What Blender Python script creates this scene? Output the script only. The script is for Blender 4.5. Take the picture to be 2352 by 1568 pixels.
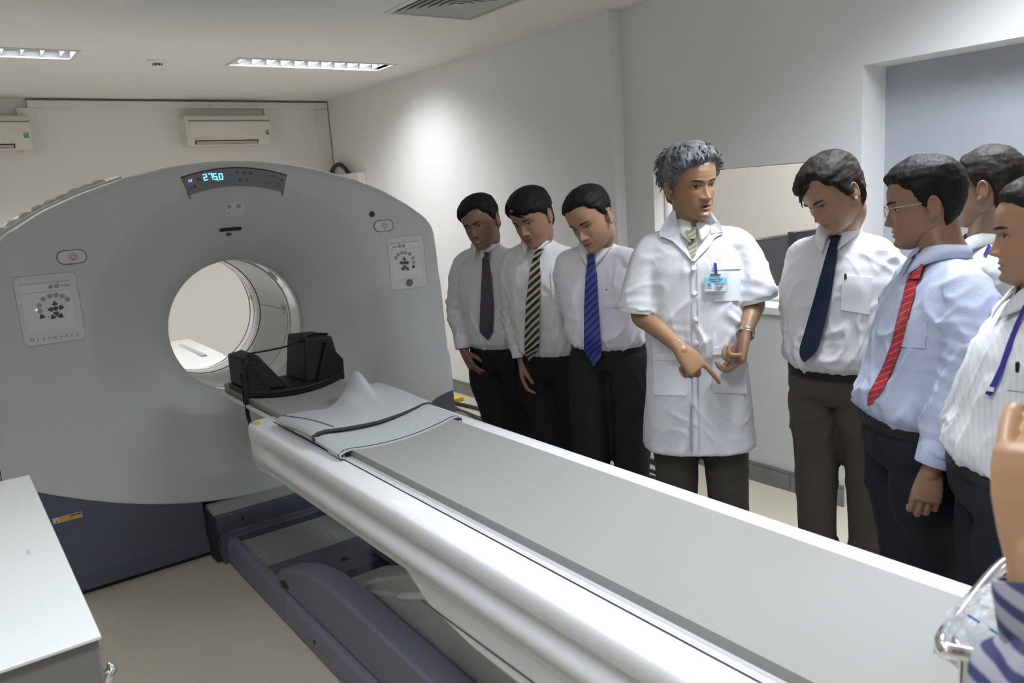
import bpy, bmesh, math, random
import numpy as np
from mathutils import Vector, Matrix, noise
from mathutils.bvhtree import BVHTree
sc = bpy.context.scene
for o in list(bpy.data.objects): bpy.data.objects.remove(o)
PI = math.pi
# ---------------------------------------------------------------- camera
CAMH = 1.70
YAW, PITCH, ROLL, FPX = 0.623787, 0.185063, -0.0693071, 1823.48
_f = np.array([math.sin(YAW)*math.cos(PITCH), math.cos(YAW)*math.cos(PITCH), -math.sin(PITCH)])
_r = np.array([math.cos(YAW), -math.sin(YAW), 0.0]); _u = np.cross(_r, _f)
R_ = _r*math.cos(ROLL)+_u*math.sin(ROLL); U_ = -_r*math.sin(ROLL)+_u*math.cos(ROLL)
CAMC = np.array([0.0, 0.0, CAMH])
cd = bpy.data.cameras.new('camera'); cam = bpy.data.objects.new('camera', cd)
sc.collection.objects.link(cam); sc.camera = cam
m = Matrix(((R_[0], U_[0], -_f[0], 0), (R_[1], U_[1], -_f[1], 0), (R_[2], U_[2], -_f[2], CAMH), (0, 0, 0, 1)))
cam.matrix_world = m
cd.sensor_fit = 'HORIZONTAL'; cd.sensor_width = 22.3; cd.lens = FPX/2352*22.3
cd.clip_start = 0.05; cd.clip_end = 60
cd.dof.use_dof = True; cd.dof.focus_distance = 3.3; cd.dof.aperture_fstop = 4.5
# ---------------------------------------------------------------- world, exposure
w = bpy.data.worlds.new('world'); sc.world = w; w.use_nodes = True
w.node_tree.nodes['Background'].inputs[0].default_value = (0.8, 0.86, 1, 1)
w.node_tree.nodes['Background'].inputs[1].default_value = 0.15
sc.view_settings.view_transform = 'Standard'; sc.view_settings.look = 'None'
sc.view_settings.exposure = 0.17; sc.view_settings.gamma = 1.0; sc.view_settings.use_curve_mapping = False
ZC = 2.755; XW = 3.58; YB = 7.99; XR = 3.66; XL = -2.6; YF = -3.0
# fluorescent fixtures: (centre x, centre y, watts, colour)
WARM = (0.975, 0.98, 1.0); COOL = (0.86, 0.93, 1.0)
FIX = [(2.60, 5.93, 30, WARM), (0.36, 5.92, 24, WARM), (2.62, 1.15, 54, COOL), (0.30, 0.9, 26, COOL), (-1.9, 5.9, 20, WARM), (-1.9, 0.6, 14, COOL), (0.3, -1.7, 14, COOL), (2.6, -1.6, 20, COOL)]
for i, (fx, fy, fw, fc) in enumerate(FIX):
    ld = bpy.data.lights.new('tube_light', 'AREA'); ld.shape = 'RECTANGLE'; ld.size = 1.16; ld.size_y = 0.20
    ld.energy = fw*1.4; ld.color = fc; ld.spread = math.radians(152)
    lo = bpy.data.objects.new('tube_light', ld); sc.collection.objects.link(lo); lo.location = (fx, fy, ZC+0.046)
# control room lamp behind the window
ld = bpy.data.lights.new('control_room_light', 'AREA'); ld.shape = 'RECTANGLE'; ld.size = 1.2; ld.size_y = 0.3; ld.energy = 46; ld.color = (.98, .98, 1)
lo = bpy.data.objects.new('control_room_light', ld); sc.collection.objects.link(lo); lo.location = (4.9, 2.9, 2.62)
# ---------------------------------------------------------------- helpers
def ray(px, py): 
    d = R_*((px-1176)/FPX) - U_*((py-784)/FPX) + _f
    return d
def on(px, py, ax, v):
    d = ray(px, py); t = (v-CAMC[ax])/d[ax]; return CAMC+t*d
def at(px, py, d):                     # point on the sight line at horizontal distance d
    r = ray(px, py); return CAMC + r*(d/math.hypot(r[0], r[1]))
def proj(P):
    q = np.array(P)-CAMC; z = q@_f; return 1176+FPX*(q@R_)/z, 784-FPX*(q@U_)/z
def atz(px, z, d):                     # point at height z, image column px, horizontal distance d
    b = math.atan2(ray(px, 784)[0], ray(px, 784)[1])
    for _ in range(12):
        P = np.array([math.sin(b)*d, math.cos(b)*d, z]); e = px-proj(P)[0]
        b += e/FPX*0.8
    return P
MATS = {}
def mat(name, col, rough=0.5, metal=0.0, bump=0.0, bscale=60, spec=0.5, var=0.0, vscale=3.0, coat=0.0, trans=0.0, emit=None, estr=0.0, alpha=1.0, aniso=None, sss=0.0, vcol=False):
    if name in MATS: return MATS[name]
    mt = bpy.data.materials.new(name); mt.use_nodes = True; nt = mt.node_tree; b = nt.nodes['Principled BSDF']
    b.inputs['Base Color'].default_value = (*col, 1); b.inputs['Roughness'].default_value = rough
    b.inputs['Metallic'].default_value = metal; b.inputs['Specular IOR Level'].default_value = spec
    b.inputs['Coat Weight'].default_value = coat; b.inputs['Transmission Weight'].default_value = trans
    b.inputs['Alpha'].default_value = alpha
    if sss: b.inputs['Subsurface Weight'].default_value = sss; b.inputs['Subsurface Radius'].default_value = (.012, .005, .003)
    if emit: b.inputs['Emission Color'].default_value = (*emit, 1); b.inputs['Emission Strength'].default_value = estr
    tc = nt.nodes.new('ShaderNodeTexCoord')
    src = tc.outputs['Object']
    if aniso:
        mp = nt.nodes.new('ShaderNodeMapping'); mp.inputs['Scale'].default_value = aniso; nt.links.new(src, mp.inputs[0]); src = mp.outputs[0]
    if vcol:
        at_ = nt.nodes.new('ShaderNodeAttribute'); at_.attribute_name = 'Col'
        mx = nt.nodes.new('ShaderNodeMix'); mx.data_type = 'RGBA'; mx.blend_type = 'MULTIPLY'; mx.inputs[0].default_value = 1
        mx.inputs[6].default_value = (*col, 1); nt.links.new(at_.outputs['Color'], mx.inputs[7]); nt.links.new(mx.outputs[2], b.inputs['Base Color'])
    elif var:
        n = nt.nodes.new('ShaderNodeTexNoise'); n.inputs['Scale'].default_value = vscale; n.inputs['Detail'].default_value = 4; nt.links.new(src, n.inputs[0])
        rp = nt.nodes.new('ShaderNodeValToRGB'); rp.color_ramp.elements[0].position = .3; rp.color_ramp.elements[1].position = .7
        rp.color_ramp.elements[0].color = (*[c*(1-var) for c in col], 1); rp.color_ramp.elements[1].color = (*[min(1, c*(1+var)) for c in col], 1)
        nt.links.new(n.outputs[0], rp.inputs[0]); nt.links.new(rp.outputs[0], b.inputs['Base Color'])
    if bump:
        n2 = nt.nodes.new('ShaderNodeTexNoise'); n2.inputs['Scale'].default_value = bscale; n2.inputs['Detail'].default_value = 3; nt.links.new(src, n2.inputs[0])
        bp = nt.nodes.new('ShaderNodeBump'); bp.inputs['Strength'].default_value = bump; bp.inputs['Distance'].default_value = 0.01
        nt.links.new(n2.outputs[0], bp.inputs['Height']); nt.links.new(bp.outputs[0], b.inputs['Normal'])
    MATS[name] = mt; return mt
def stripes(name, c1, c2, per, duty, ang=0.7, soft=0.08, c3=None, rough=.5, coord='UV', bump=0.0, axis=None):
    """two-colour stripes; u*cos+v*sin in metres"""
    mt = bpy.data.materials.new(name); mt.use_nodes = True; nt = mt.node_tree; b = nt.nodes['Principled BSDF']; b.inputs['Roughness'].default_value = rough
    tc = nt.nodes.new('ShaderNodeTexCoord'); mp = nt.nodes.new('ShaderNodeVectorMath'); mp.operation = 'DOT_PRODUCT'
    nt.links.new(tc.outputs['UV' if coord == 'UV' else 'Object'], mp.inputs[0])
    mp.inputs[1].default_value = axis if axis else (math.cos(ang)/per, math.sin(ang)/per, 0)
    fr = nt.nodes.new('ShaderNodeMath'); fr.operation = 'FRACT'; nt.links.new(mp.outputs['Value'], fr.inputs[0])
    rp = nt.nodes.new('ShaderNodeValToRGB'); e = rp.color_ramp.elements; e[0].position = 0; e[0].color = (*c1, 1); e[1].position = max(0.01, duty-soft); e[1].color = (*c1, 1)
    k = e.new(duty); k.color = (*c2, 1); k = e.new(1-soft); k.color = (*(c3 or c2), 1); k = e.new(1.0); k.color = (*c1, 1)
    nt.links.new(fr.outputs[0], rp.inputs[0]); nt.links.new(rp.outputs[0], b.inputs['Base Color'])
    MATS[name] = mt; return mt
def tagp(o, label=None, cat=None, group=None, kind=None):
    if label: o['label'] = label
    if cat: o['category'] = cat
    if group: o['group'] = group
    if kind: o['kind'] = kind
    return o
def worigin(p):
    v = Vector((0, 0, 0))
    while p: v = v+p.location; p = p.parent
    return v
def empty(name, loc, label, cat, group=None):
    o = bpy.data.objects.new(name, None); o.empty_display_size = .05; sc.collection.objects.link(o); o.location = loc
    return tagp(o, label, cat, group)
def mk(name, V, F, mt, parent=None, smooth=True, bevel=0, segs=2, solid=0, sub=0, uv=None, col=None, ang=40, loc=None, extra=()):
    """V in world coordinates"""
    org = worigin(parent) if parent else (Vector(loc) if loc is not None else Vector((0, 0, 0)))
    me = bpy.data.meshes.new(name)
    me.from_pydata([tuple(Vector(v)-org) for v in V], [], [tuple(f) for f in F]); me.validate()
    o = bpy.data.objects.new(name, me); sc.collection.objects.link(o); o.parent = parent
    if not parent: o.location = org
    for q in (mt if isinstance(mt, (list, tuple)) else [mt]): me.materials.append(q)
    if uv is not None:
        ul = me.uv_layers.new(name='UVMap')
        for l in me.loops: ul.data[l.index].uv = uv[l.vertex_index]
    if col is not None:
        ca = me.color_attributes.new('Col', 'FLOAT_COLOR', 'POINT')
        ca.data.foreach_set('color', np.concatenate([np.array(col), np.ones((len(col), 1))], 1).ravel())
    if smooth:
        me.shade_smooth()
        if ang < 180: 
            try: me.set_sharp_from_angle(angle=math.radians(ang))
            except Exception: pass
    if solid:
        s = o.modifiers.new('s', 'SOLIDIFY'); s.thickness = solid; s.offset = 0
    if bevel:
        b = o.modifiers.new('b', 'BEVEL'); b.width = bevel; b.segments = segs; b.limit_method = 'ANGLE'; b.angle_limit = math.radians(35)
    if sub:
        s = o.modifiers.new('u', 'SUBSURF'); s.levels = sub; s.render_levels = sub
    return o
class G:                                    # geometry collector
    def __init__(s): s.V = []; s.F = []
    def add(s, V, F):
        n = len(s.V); s.V += [tuple(v) for v in V]; s.F += [tuple(i+n for i in f) for f in F]; return s
    def box(s, x0, y0, z0, x1, y1, z1):
        V = [(x, y, z) for z in (z0, z1) for y in (y0, y1) for x in (x0, x1)]
        return s.add(V, [(0, 2, 3, 1), (4, 5, 7, 6), (0, 1, 5, 4), (2, 6, 7, 3), (0, 4, 6, 2), (1, 3, 7, 5)])
    def prism(s, poly, axis, a, b):         # polygon extruded along an axis; poly gives the other two coordinates in order
        n = len(poly)
        def mkp(p, v): q = list(p); q.insert(axis, v); return tuple(q)
        V = [mkp(p, a) for p in poly]+[mkp(p, b) for p in poly]
        F = [tuple(range(n))[::-1], tuple(range(n, 2*n))]+[(i, (i+1) % n, n+(i+1) % n, n+i) for i in range(n)]
        return s.add(V, F)
    def cyl(s, c, ax, r, h, n=24, r2=None):
        c = np.array(c, float); ax = np.array(ax, float); ax /= np.linalg.norm(ax)
        t = np.array([1, 0, 0]) if abs(ax[0]) < .8 else np.array([0, 1, 0]); u = np.cross(ax, t); u /= np.linalg.norm(u); v = np.cross(ax, u); r2 = r if r2 is None else r2
        V = [c+r*(math.cos(a)*u+math.sin(a)*v) for a in np.linspace(0, 2*PI, n, False)]+[c+ax*h+r2*(math.cos(a)*u+math.sin(a)*v) for a in np.linspace(0, 2*PI, n, False)]
        return s.add(V, [tuple(range(n))[::-1], tuple(range(n, 2*n))]+[(i, (i+1) % n, n+(i+1) % n, n+i) for i in range(n)])
    def loft(s, rings, cap=True, closed=True):
        n = len(rings[0]); V = [p for r in rings for p in r]; F = []
        for i in range(len(rings)-1):
            for j in range(n if closed else n-1):
                k = (j+1) % n; F.append((i*n+j, i*n+k, (i+1)*n+k, (i+1)*n+j))
        if cap: F += [tuple(range(n))[::-1], tuple(range((len(rings)-1)*n, len(rings)*n))]
        return s.add(V, F)
    def tube(s, pts, rad, n=12, sub=4, caps='round', flat=None):
        P, R = spline(pts, rad, sub)
        T = np.gradient(P, axis=0); T /= np.maximum(1e-9, np.linalg.norm(T, axis=1))[:, None]
        ref = np.array([0, 0, 1.0]) if abs(T[0][2]) < .9 else np.array([1.0, 0, 0])
        if flat is not None: ref = np.array(flat[0], float)
        u = ref-T[0]*(ref@T[0]); u /= np.linalg.norm(u); rings = []
        fl = flat[1] if flat is not None else 1.0
        fr = []
        for i in range(len(P)):
            u = u-T[i]*(u@T[i]); u /= np.linalg.norm(u); fr.append((u.copy(), np.cross(T[i], u)))
        def ring(c, r, i): 
            a, b = fr[i]; return [c+r*fl*math.cos(t)*a+r*math.sin(t)*b for t in np.linspace(0, 2*PI, n, False)]
        if caps == 'round':
            for k in (80, 55, 28): rings.append(ring(P[0]-T[0]*R[0]*math.sin(math.radians(k)), R[0]*math.cos(math.radians(k)), 0))
        for i in range(len(P)): rings.append(ring(P[i], R[i], i))
        if caps == 'round':
            for k in (28, 55, 80): rings.append(ring(P[-1]+T[-1]*R[-1]*math.sin(math.radians(k)), R[-1]*math.cos(math.radians(k)), -1))
        return s.loft(rings, cap=caps != 'none')
    def ell(s, c, r, M=None, nu=16, nv=10):
        M = np.eye(3) if M is None else np.array(M); V = []; F = []
        for i in range(1, nv):
            for j in range(nu):
                th = PI*i/nv; ph = 2*PI*j/nu
                V.append(np.array(c)+M@np.array([r[0]*math.sin(th)*math.cos(ph), r[1]*math.sin(th)*math.sin(ph), r[2]*math.cos(th)]))
        V.append(np.array(c)+M@np.array([0, 0, r[2]])); V.append(np.array(c)-M@np.array([0, 0, r[2]])); a = len(V)-2
        for i in range(nv-2):
            for j in range(nu): k = (j+1) % nu; F.append((i*nu+j, (i+1)*nu+j, (i+1)*nu+k, i*nu+k))
        for j in range(nu): k = (j+1) % nu; F.append((a, j, k)); F.append((a+1, (nv-2)*nu+k, (nv-2)*nu+j))
        return s.add(V, F)
    def out(s, name, mt, parent=None, **k): return mk(name, s.V, s.F, mt, parent, **k)
def spline(pts, rad, sub):
    pts = np.array([np.array(p, float) for p in pts]); rad = np.array(rad, float) if np.ndim(rad) else np.full(len(pts), float(rad))
    A = np.concatenate([pts, rad[:, None]], 1)
    if sub <= 1 or len(pts) < 3:
        if sub > 1: A = np.array([A[0]*(1-t)+A[1]*t for t in np.linspace(0, 1, sub+1)])
        return A[:, :3], A[:, 3]
    B = np.vstack([2*A[0]-A[1], A, 2*A[-1]-A[-2]]); out = []
    for i in range(1, len(B)-2):
        for k in range(sub):
            t = k/sub; out.append(0.5*((2*B[i])+(-B[i-1]+B[i+1])*t+(2*B[i-1]-5*B[i]+4*B[i+1]-B[i+2])*t*t+(-B[i-1]+3*B[i]-3*B[i+1]+B[i+2])*t**3))
    out.append(A[-1]); out = np.array(out); return out[:, :3], np.maximum(out[:, 3], 1e-4)
def text_mesh(name, s, size, org, ux, uy, mt, parent, depth=0.001, align='CENTER'):
    cu = bpy.data.curves.new(name, 'FONT'); cu.body = s; cu.size = size; cu.extrude = depth/2; cu.align_x = align; cu.align_y = 'CENTER'; cu.resolution_u = 3
    t = bpy.data.objects.new(name, cu); sc.collection.objects.link(t)
    dg = bpy.context.evaluated_depsgraph_get(); me = bpy.data.meshes.new_from_object(t.evaluated_get(dg))
    bpy.data.objects.remove(t)
    ux = np.array(ux, float); uy = np.array(uy, float); n = np.cross(ux, uy); org = np.array(org, float)
    V = [org+ux*v.co.x+uy*v.co.y+n*v.co.z for v in me.vertices]; F = [tuple(p.vertices) for p in me.polygons]
    return mk(name, V, F, mt, parent, smooth=False)
def plane_holes(name, axis, val, a0, a1, b0, b1, holes, mt, thick, kind='structure'):
    """wall/ceiling slab with rectangular holes; a,b are the two other axes in order; thick goes away from the room"""
    A = sorted({a0, a1, *[h[0] for h in holes], *[h[1] for h in holes]}); B = sorted({b0, b1, *[h[2] for h in holes], *[h[3] for h in holes]})
    g = G()
    for i in range(len(A)-1):
        for j in range(len(B)-1):
            ca = (A[i]+A[i+1])/2; cb = (B[j]+B[j+1])/2
            if any(h[0] < ca < h[1] and h[2] < cb < h[3] for h in holes): continue
            lo = [A[i], B[j]]; hi = [A[i+1], B[j+1]]; lo.insert(axis, min(val, val+thick)); hi.insert(axis, max(val, val+thick))
            g.box(*lo, *hi)
    V = np.round(np.array(g.V), 5); key = {}; idx = []
    VV = []
    for v in V:
        k = tuple(v)
        if k not in key: key[k] = len(VV); VV.append(k)
        idx.append(key[k])
    FF = {}
    for f in g.F:
        q = tuple(idx[i] for i in f); k = tuple(sorted(q))
        FF[k] = None if k in FF else q
    o = mk(name, VV, [f for f in FF.values() if f], mt, smooth=False); o['kind'] = kind; return o
# ================================================================ room
M_wall = mat('wall_paint', (.80, .785, .75), .75, bump=.03, bscale=180, var=.015, vscale=1.2)
M_wallr = mat('wall_paint_right', (.79, .79, .79), .75, bump=.03, bscale=180, var=.012, vscale=1.2)
M_ceil = mat('ceiling_paint', (.80, .79, .765), .85, bump=.02, bscale=150)
M_door = mat('door_laminate', (.44, .46, .51), .45, bump=.02, bscale=200)
M_floor = mat('floor_vinyl', (.56, .505, .40), .28, var=.05, vscale=2.2, bump=.01, bscale=30)
M_white = mat('white_plastic', (.80, .80, .80), .35)
M_trim = mat('cream_trunking', (.76, .74, .69), .5)
M_black = mat('black_rubber', (.015, .015, .016), .45)
M_chrome = mat('chrome', (.85, .85, .86), .17, metal=1)
M_dark = mat('dark_gap', (.02, .02, .022), .6)
g = G().box(XL-.1, YF-.1, -.1, 6.2, YB+.1, 0); g.out('floor', M_floor, smooth=False)['kind'] = 'structure'
fixh = [(f[0]-.605, f[0]+.605, f[1]-.14, f[1]+.14) for f in FIX]
venth = (2.335, 2.905, 3.67, 4.235)
plane_holes('ceiling', 2, ZC, XL-.1, 3.9, YF-.1, YB+.1, fixh+[venth], M_ceil, .16)
g = G().box(XL-.1, YB, 0, 3.8, YB+.12, ZC+.1); g.out('wall_back', M_wall, smooth=False)['kind'] = 'structure'
g = G().box(XL-.12, YF-.1, 0, XL, YB+.1, ZC+.1); g.out('wall_left', M_wall, smooth=False)['kind'] = 'structure'
g = G().box(XL-.1, YF-.12, 0, 4.0, YF, ZC+.1); g.out('wall_front', M_wallr, smooth=False)['kind'] = 'structure'
# right wall: full-height pier part, then the recessed upper wall with window and door opening
PY = 3.73; WY0, WY1, WZ0, WZ1 = 2.30, 3.485, 1.0, 1.752; DY0, DY1, DZ = 0.30, 2.13, 2.172
g = G().box(XW, PY, 0, 3.9, YB+.05, ZC+.1); g.out('wall_right', M_wallr, smooth=False)['kind'] = 'structure'
plane_holes('wall_right_upper', 0, XR, YF, PY, 0, ZC+.1, [(WY0, WY1, WZ0, WZ1), (DY0, DY1, 0, DZ)], M_wallr, .22)
M_wallg = mat('half_wall_paint', (.62, .63, .62), .7, bump=.02, bscale=150)
g = G().box(XW, DY1+.02, 0, XR, PY, .965); g.out('wall_right_lower', M_wallg, smooth=False)['kind'] = 'structure'
g = G().box(XW-.015, DY1+.02, .965, XR+.20, PY, 1.005); o = g.out('trim_1', M_white, bevel=.003); o['kind'] = 'structure'
# thin plaster joint of the pier
g = G().box(XW-.004, 3.73, 0.0, XW, 4.21, ZC); g.out('trim_2', M_wallr, smooth=False)['kind'] = 'structure'
# sliding door leaf in the recess
g = G().box(XR+.205, DY0-.2, 0.01, XR+.26, DY1+.15, DZ+.1); g.out('door_1', M_door, bevel=.003)['kind'] = 'structure'
# window frame, glass, control room
f = empty('window_1', (XR+.1, (WY0+WY1)/2, WZ0), None, None); f['kind'] = 'structure'
M_alu = mat('window_aluminium', (.62, .61, .57), .4, metal=.3)
fr = G(); e = .018
for (y0, y1, z0, z1) in ((WY0, WY1, WZ0, WZ0+e), (WY0, WY0+e, WZ0+e, WZ1), (WY1-.006, WY1, WZ0+e, WZ1), (WY0+e, WY1-.006, WZ1-.006, WZ1)): fr.box(XR+.09, y0, z0, XR+.12, y1, z1)
fr.out('frame', M_alu, f, bevel=.002)
M_glass = bpy.data.materials.new('lead_glass'); M_glass.use_nodes = True; nt = M_glass.node_tree; nt.nodes.clear()
oo = nt.nodes.new('ShaderNodeOutputMaterial'); mx = nt.nodes.new('ShaderNodeMixShader'); tr = nt.nodes.new('ShaderNodeBsdfTransparent'); gl = nt.nodes.new('ShaderNodeBsdfGlossy'); fz = nt.nodes.new('ShaderNodeValue'); fz.outputs[0].default_value = .045
tr.inputs[0].default_value = (.97, .965, .94, 1); gl.inputs['Roughness'].default_value = .01
nt.links.new(fz.outputs[0], mx.inputs[0]); nt.links.new(tr.outputs[0], mx.inputs[1]); nt.links.new(gl.outputs[0], mx.inputs[2]); nt.links.new(mx.outputs[0], oo.inputs[0])
G().box(XR+.10, WY0+.01, WZ0+.01, XR+.108, WY1-.01, WZ1-.01).out('glass', M_glass, f, smooth=False)
# control room shell
g = G().box(6.0, 1.0, 0, 6.1, 5.6, ZC+.1); g.out('wall_control_far', M_wall, smooth=False)['kind'] = 'structure'
g = G().box(3.88, 5.2, 0, 6.1, 5.3, ZC+.1); g.out('wall_control_back', M_wall, smooth=False)['kind'] = 'structure'
g = G().box(3.88, .9, 0, 6.1, 1.0, ZC+.1); g.out('wall_control_front', M_wall, smooth=False)['kind'] = 'structure'
g = G().box(3.9, .9, ZC, 6.2, 5.4, ZC+.1); g.out('ceiling_control', M_ceil, smooth=False)['kind'] = 'structure'
# baseboards as tiles
M_tile = mat('grey_skirting_tile', (.19, .19, .185), .35, var=.12, vscale=9)
M_grout = mat('tile_grout', (.45, .44, .42), .8)
def skirt(name, x0, x1, y0, y1, ny):
    b = empty(name, (x1, (y0+y1)/2, 0), None, None); b['kind'] = 'structure'
    G().box(x0+.003, y0, 0, x1+.001, y1, .112).out('backing', M_grout, b, smooth=False)
    st = (y1-y0)/ny
    me = None
    for i in range(ny):
        a = y0+i*st+.002; c = y0+(i+1)*st-.002
        if me is None:
            t = G().box(x0-.004, a, 0.001, x0+.005, c, .093).out('tile', M_tile, b, smooth=False, bevel=.0015); me = t; 
            t2 = G().box(x0-.002, a, .096, x0+.005, c, .116).out('tile_cap', M_tile, b, smooth=False, bevel=.001); me2 = t2
        else:
            for q in (me, me2):
                c_ = q.copy(); sc.collection.objects.link(c_); c_.location = (0, i*st, 0); c_.parent = b
skirt('baseboard_right_rear', XW-.012, XW, PY+.02, YB-.02, 14)
skirt('baseboard_right_front', XW-.012, XW, DY1+.02, PY, 5)
b = empty('baseboard_back', (0, YB, 0), None, None); b['kind'] = 'structure'
G().box(XL, YB-.006, 0, XW-.02, YB, .11).out('backing', M_grout, b, smooth=False)
tl = None
for i in range(20):
    if tl is None: tl = G().box(XL, YB-.014, .001, XL+.302, YB-.006, .108).out('tile', M_tile, b, smooth=False, bevel=.0015)
    else: c_ = tl.copy(); sc.collection.objects.link(c_); c_.location = (i*.306, 0, 0); c_.parent = b
# ---- ceiling light fixtures
M_refl = mat('mirror_reflector', (.16, .165, .175), .6, spec=.2)
M_tube = mat('fluorescent_tube', (.9, .9, .9), .4, emit=(1, .98, .94), estr=3)
M_fixf = mat('fixture_frame', (.66, .66, .66), .4)
flabels = ['recessed louvred ceiling light above the right half of the scanner, nearest the wall corner', 'recessed louvred ceiling light cut off by the left edge of the photo']
proto = None
for i, (fx, fy, fw, fc) in enumerate(FIX):
    lab = flabels[i] if i < 2 else None
    L = empty('ceiling_light', (fx, fy, ZC), lab or 'recessed louvred ceiling light outside the view, number unseen behind the photographer', 'ceiling light', 'recessed fluorescent ceiling lights')
    if proto is None:
        proto = L; X0, X1, Y0, Y1 = fx-.605, fx+.605, fy-.14, fy+.14
        q = G(); q.box(X0-.02, Y0-.02, ZC-.006, X1+.02, Y0+.004, ZC+.0); q.box(X0-.02, Y1-.004, ZC-.006, X1+.02, Y1+.02, ZC); q.box(X0-.02, Y0+.004, ZC-.006, X0+.004, Y1-.004, ZC); q.box(X1-.004, Y0+.004, ZC-.006, X1+.02, Y1-.004, ZC)
        q.out('frame', M_fixf, L, smooth=False)
        q = G(); prof = [(Y0, ZC), (Y0+.03, ZC+.06), (Y0+.07, ZC+.085), (fy-.02, ZC+.06), (fy, ZC+.02), (fy+.02, ZC+.06), (Y1-.07, ZC+.085), (Y1-.03, ZC+.06), (Y1, ZC)]
        n = len(prof); V = [(X0, *p) for p in prof]+[(X1, *p) for p in prof]; q.add(V, [(k, k+1, n+k+1, n+k) for k in range(n-1)]); q.add(V[:n], [tuple(range(n))]); q.add(V[n:], [tuple(range(n))])
        q.out('reflector', M_refl, L, ang=60)
        for dy in (-.065, .065):
            G().tube([(X0+.02, fy+dy, ZC+.062), (X1-.02, fy+dy, ZC+.062)], .0095, n=10, sub=2).out('tube', M_tube, L)
        fin = None
        for s in (-1, 1):
            for k in range(11):
                xx = X0+.06+k*.109
                if fin is None:
                    fin = G().prism([(xx-.0022, ZC+.036), (xx+.0022, ZC+.036), (xx+.0012, ZC+.001), (xx-.0012, ZC+.001)], 1, fy-.128, fy-.006)
                    P = fin.V; fin = fin.out('louvre_fin', mat('louvre_white', (.10, .10, .11), .6, spec=.2), L, smooth=False)
                else:
                    c_ = fin.copy(); sc.collection.objects.link(c_); c_.parent = L; c_.location = (k*.109, 0 if s < 0 else .134, 0)
    else:
        for ch in list(proto.children):
            c_ = ch.copy(); sc.collection.objects.link(c_); c_.parent = L
for i, o in enumerate([o for o in sc.objects if o.name.startswith('ceiling_light')]):
    if i >= 2:
        o['label'] = ['recessed ceiling light over the front end of the patient table, near the wide door', 'recessed ceiling light above the photographer', 'recessed ceiling light in the far left corner of the room', 'recessed ceiling light near the left wall, level with the photographer', 'recessed ceiling light behind the photographer on the left side', 'recessed ceiling light behind the photographer on the door side'][i-2]
# ---- ceiling air diffuser
vx, vy = (venth[0]+venth[1])/2, (venth[2]+venth[3])/2
V0 = empty('air_diffuser', (vx, vy, ZC), 'square ceiling air diffuser with nested metal frames at the top edge', 'air vent')
M_vent = mat('vent_metal', (.62, .62, .59), .4)
q = G()
hs = .285
def frame_ring(q, r0, z0, r1, z1):
    A = [(vx+sx*r0, vy+sy*r0, z0) for sx, sy in ((-1, -1), (1, -1), (1, 1), (-1, 1))]; B = [(vx+sx*r1, vy+sy*r1, z1) for sx, sy in ((-1, -1), (1, -1), (1, 1), (-1, 1))]
    q.add(A+B, [(i, (i+1) % 4, 4+(i+1) % 4, 4+i) for i in range(4)])
frame_ring(q, .305, ZC-.003, .275, ZC-.008); frame_ring(q, .275, ZC-.008, .268, ZC+.01); frame_ring(q, .305, ZC-.003, .305, ZC+.001)
q.out('frame', M_vent, V0, smooth=False)
for k in range(6):
    r = .245-k*.042; q = G(); frame_ring(q, r, ZC-.004, r-.030, ZC+.032); frame_ring(q, r, ZC-.004, r-.004, ZC-.006); frame_ring(q, r-.004, ZC-.006, r-.033, ZC+.030); q.out('vane', M_vent, V0, smooth=False)
q = G(); q.box(vx-.012, vy-.012, ZC-.002, vx+.012, vy+.012, ZC+.02); q.out('centre_cap', M_vent, V0, smooth=False)
G().box(vx-.28, vy-.28, ZC+.09, vx+.28, vy+.28, ZC+.1).out('duct', mat('vent_dark', (.03, .03, .03), .9), V0, smooth=False)
# ---- smoke detector
sx, sy = 1.491, 6.013
S = empty('smoke_detector', (sx, sy, ZC), 'small round white smoke detector on the ceiling', 'smoke detector')
G().loft([[(sx+r*math.cos(a), sy+r*math.sin(a), z) for a in np.linspace(0, 2*PI, 28, False)] for r, z in ((.062, ZC), (.062, ZC-.008), (.055, ZC-.016), (.040, ZC-.020))]).out('base', M_white, S)
G().loft([[(sx+r*math.cos(a), sy+r*math.sin(a), z) for a in np.linspace(0, 2*PI, 28, False)] for r, z in ((.038, ZC-.036), (.036, ZC-.044), (.024, ZC-.050))]).out('cap', M_white, S)
for k in range(10):
    a = k*2*PI/10; G().cyl((sx+.034*math.cos(a), sy+.034*math.sin(a), ZC-.037), (0, 0, 1), .0035, .018, 6).out('rib', M_white, S)
G().cyl((sx, sy, ZC-.037), (0, 0, 1), .028, .018, 16).out('chamber', M_dark, S)
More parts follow.
